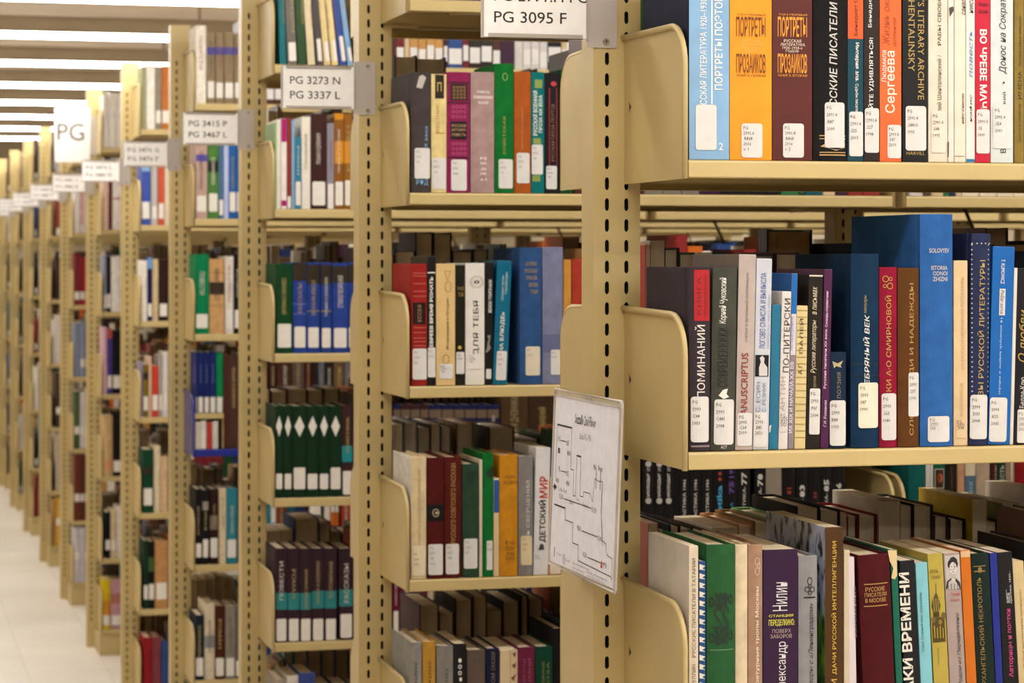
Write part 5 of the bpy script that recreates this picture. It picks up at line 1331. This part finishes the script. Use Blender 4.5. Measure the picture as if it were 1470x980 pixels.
word('Suzzallo 2nd Floor', .335, .115, .31, .055, LN, .005)
word('Stacks PG - PN', .41, .215, .17, .035, GREY)
line([(.065, .50), (.065, .20), (.29, .20), (.30, .43), (.345, .43), (.35, .57), (.385, .57), (.385, .345), (.445, .345), (.45, .56), (.50, .56), (.505, .53), (.60, .53), (.64, .57), (.66, .44), (.72, .45), (.77, .445), (.77, .62), (.80, .78), (.845, .79), (.86, .87), (.945, .88)][:19])
line([(.065, .20), (.29, .20)], .0022)
line([(.385, .345), (.445, .345)], .0022)
line([(.77, .445), (.765, .60), (.79, .70), (.795, .755), (.85, .765), (.855, .80), (.87, .82), (.945, .83), (.945, .97 - .03), (.93, .945 - .02)], .0009)
line([(.065, .655), (.235, .655), (.24, .72), (.36, .72), (.365, .86 - .03), (.455, .83), (.46, .915), (.93, .925)], .0011)
line([(.065, .655), (.235, .655)], .002)
for y, xa, xb, ta, tb_ in ((.285, .13, .21, 'PG', 'NX'), (.455, .15, .22, 'PL', 'PG'), (.605, .21, .62, 'PG 2001', 'PG 2991'), (.745, .50, .72, 'PN 3000', 'PG 4000'), (.875, .60, .82, 'PG 2000', 'PJ')):
    line([(xa, y), (xb, y)], .0012)
    word(ta, xa - .07 if len(ta) > 2 else xa - .04, y - .022, .055 if len(ta) > 2 else .03, .03)
    word(tb_, xb + .01, y - .01, .07 if len(tb_) > 2 else .035, .03)
word('1', .09, .33, .03, .03)
word('800', .235, .33, .05, .03)
word('4000', .07, .50, .05, .03)
word('490', .235, .50, .05, .03)
line([(.05, .555), (.08, .555)], .004)
b.poly([(*(lambda q: (q[0], -.0008, q[1]))(mp(u, v)),) for u, v in ((.03, .555), (.065, .535), (.065, .58))], LN)
word('To Allen North', .11, .55, .14, .022, GREY)
word('Men', .64, .365, .04, .03)
word('Women', .70, .365, .06, .03)
for u in (.68, .74):
    line([(u, .40), (u, .49)], .0015)
word('Stairs', .50, .59, .08, .022, GREY)
word('Elevator', .30, .60, .06, .022, GREY)
word('Copier', .40, .575, .04, .02, GREY)
RED = M('#c8443a', 'ink')
word('▲', .775, .872, .02, .05, RED) if False else b.poly([(*(lambda q: (q[0], -.0009, q[1]))(mp(u, v)),) for u, v in ((.785, .945 - .045), (.80, .855), (.815, .945 - .045))], RED)
for i, (u, v, wd_) in enumerate(((.38, .93, .25), (.38, .955, .18), (.58, .945, .30), (.38, .975, .17), (.60, .965, .25))):
    word('Stack information and hours'[:14 + i * 2], u, v, wd_, .014, GREY)
line([(.09, .90), (.09, .945)], .0025, M('#8a6a70', 'ink'))
for u in (.235, .255):
    line([(u, .915), (u, .965)], .0018, GREY)
word('You are', .12, .915, .08, .016, GREY)
word('Doors', .275, .93, .06, .016, GREY)
link('map_sheet', b.mesh('map_sheet'), root)
b = MB()
b.box(-.5 * WM, .5 * WM, .0006, .0018, -.5 * HM, .5 * HM, CLEAR)
rim_m = M('#cfc4bb', 'paper')
hw, hh = .5 * WM, .5 * HM
b.tube([(-hw, 0, -hh), (-hw, 0, hh), (hw - .004, 0, hh), (hw, 0, hh - .004), (hw, 0, -hh + .004), (hw - .004, 0, -hh), (-hw, 0, -hh)], .0016, rim_m, 6)
b.box(-hw, hw, -.0016, -.0010, hh - .008, hh - .0066, rim_m)
b.box(hw - .0075, hw - .006, -.0016, -.0010, -hh, hh, rim_m)
link('clear_sleeve', b.mesh('clear_sleeve'), root)
b = MB()
b.box(-.012, .012, .0018, .0085, .02, .06, M('#b9a98c', 'steel'))
b.box(-.012, .012, .0018, .0085, -.06, -.02, M('#b9a98c', 'steel'))
link('mounting_tab', b.mesh('mounting_tab'), root)

# ------------------------------------------------------------------ small beige step that raises the navy books on the blue shelf
xr, _ = at(320.6, 500, 3 * PITCH - SPINE)
root = link('book_riser', None, loc=(0, 3 * PITCH - SPINE, SHELF_Z[3] + .0004))
tag(root, 'low beige step raising the navy books on the blue shelf', 'book riser')
b = MB()
b.box(.0122, xr, -.004, .15, RISE - .0045, RISE - .0008, STEEL)
b.box(.0122, xr, -.004, -.0015, RISE - .016, RISE - .0045, STEEL)
link('top_board', b.mesh('top_board'), root)
for x0 in (.0122, xr - .002):
    b = MB()
    b.box(x0, x0 + .002, .0, .15, 0, RISE - .0045, STEEL)
    link('side_panel', b.mesh('side_panel'), root)
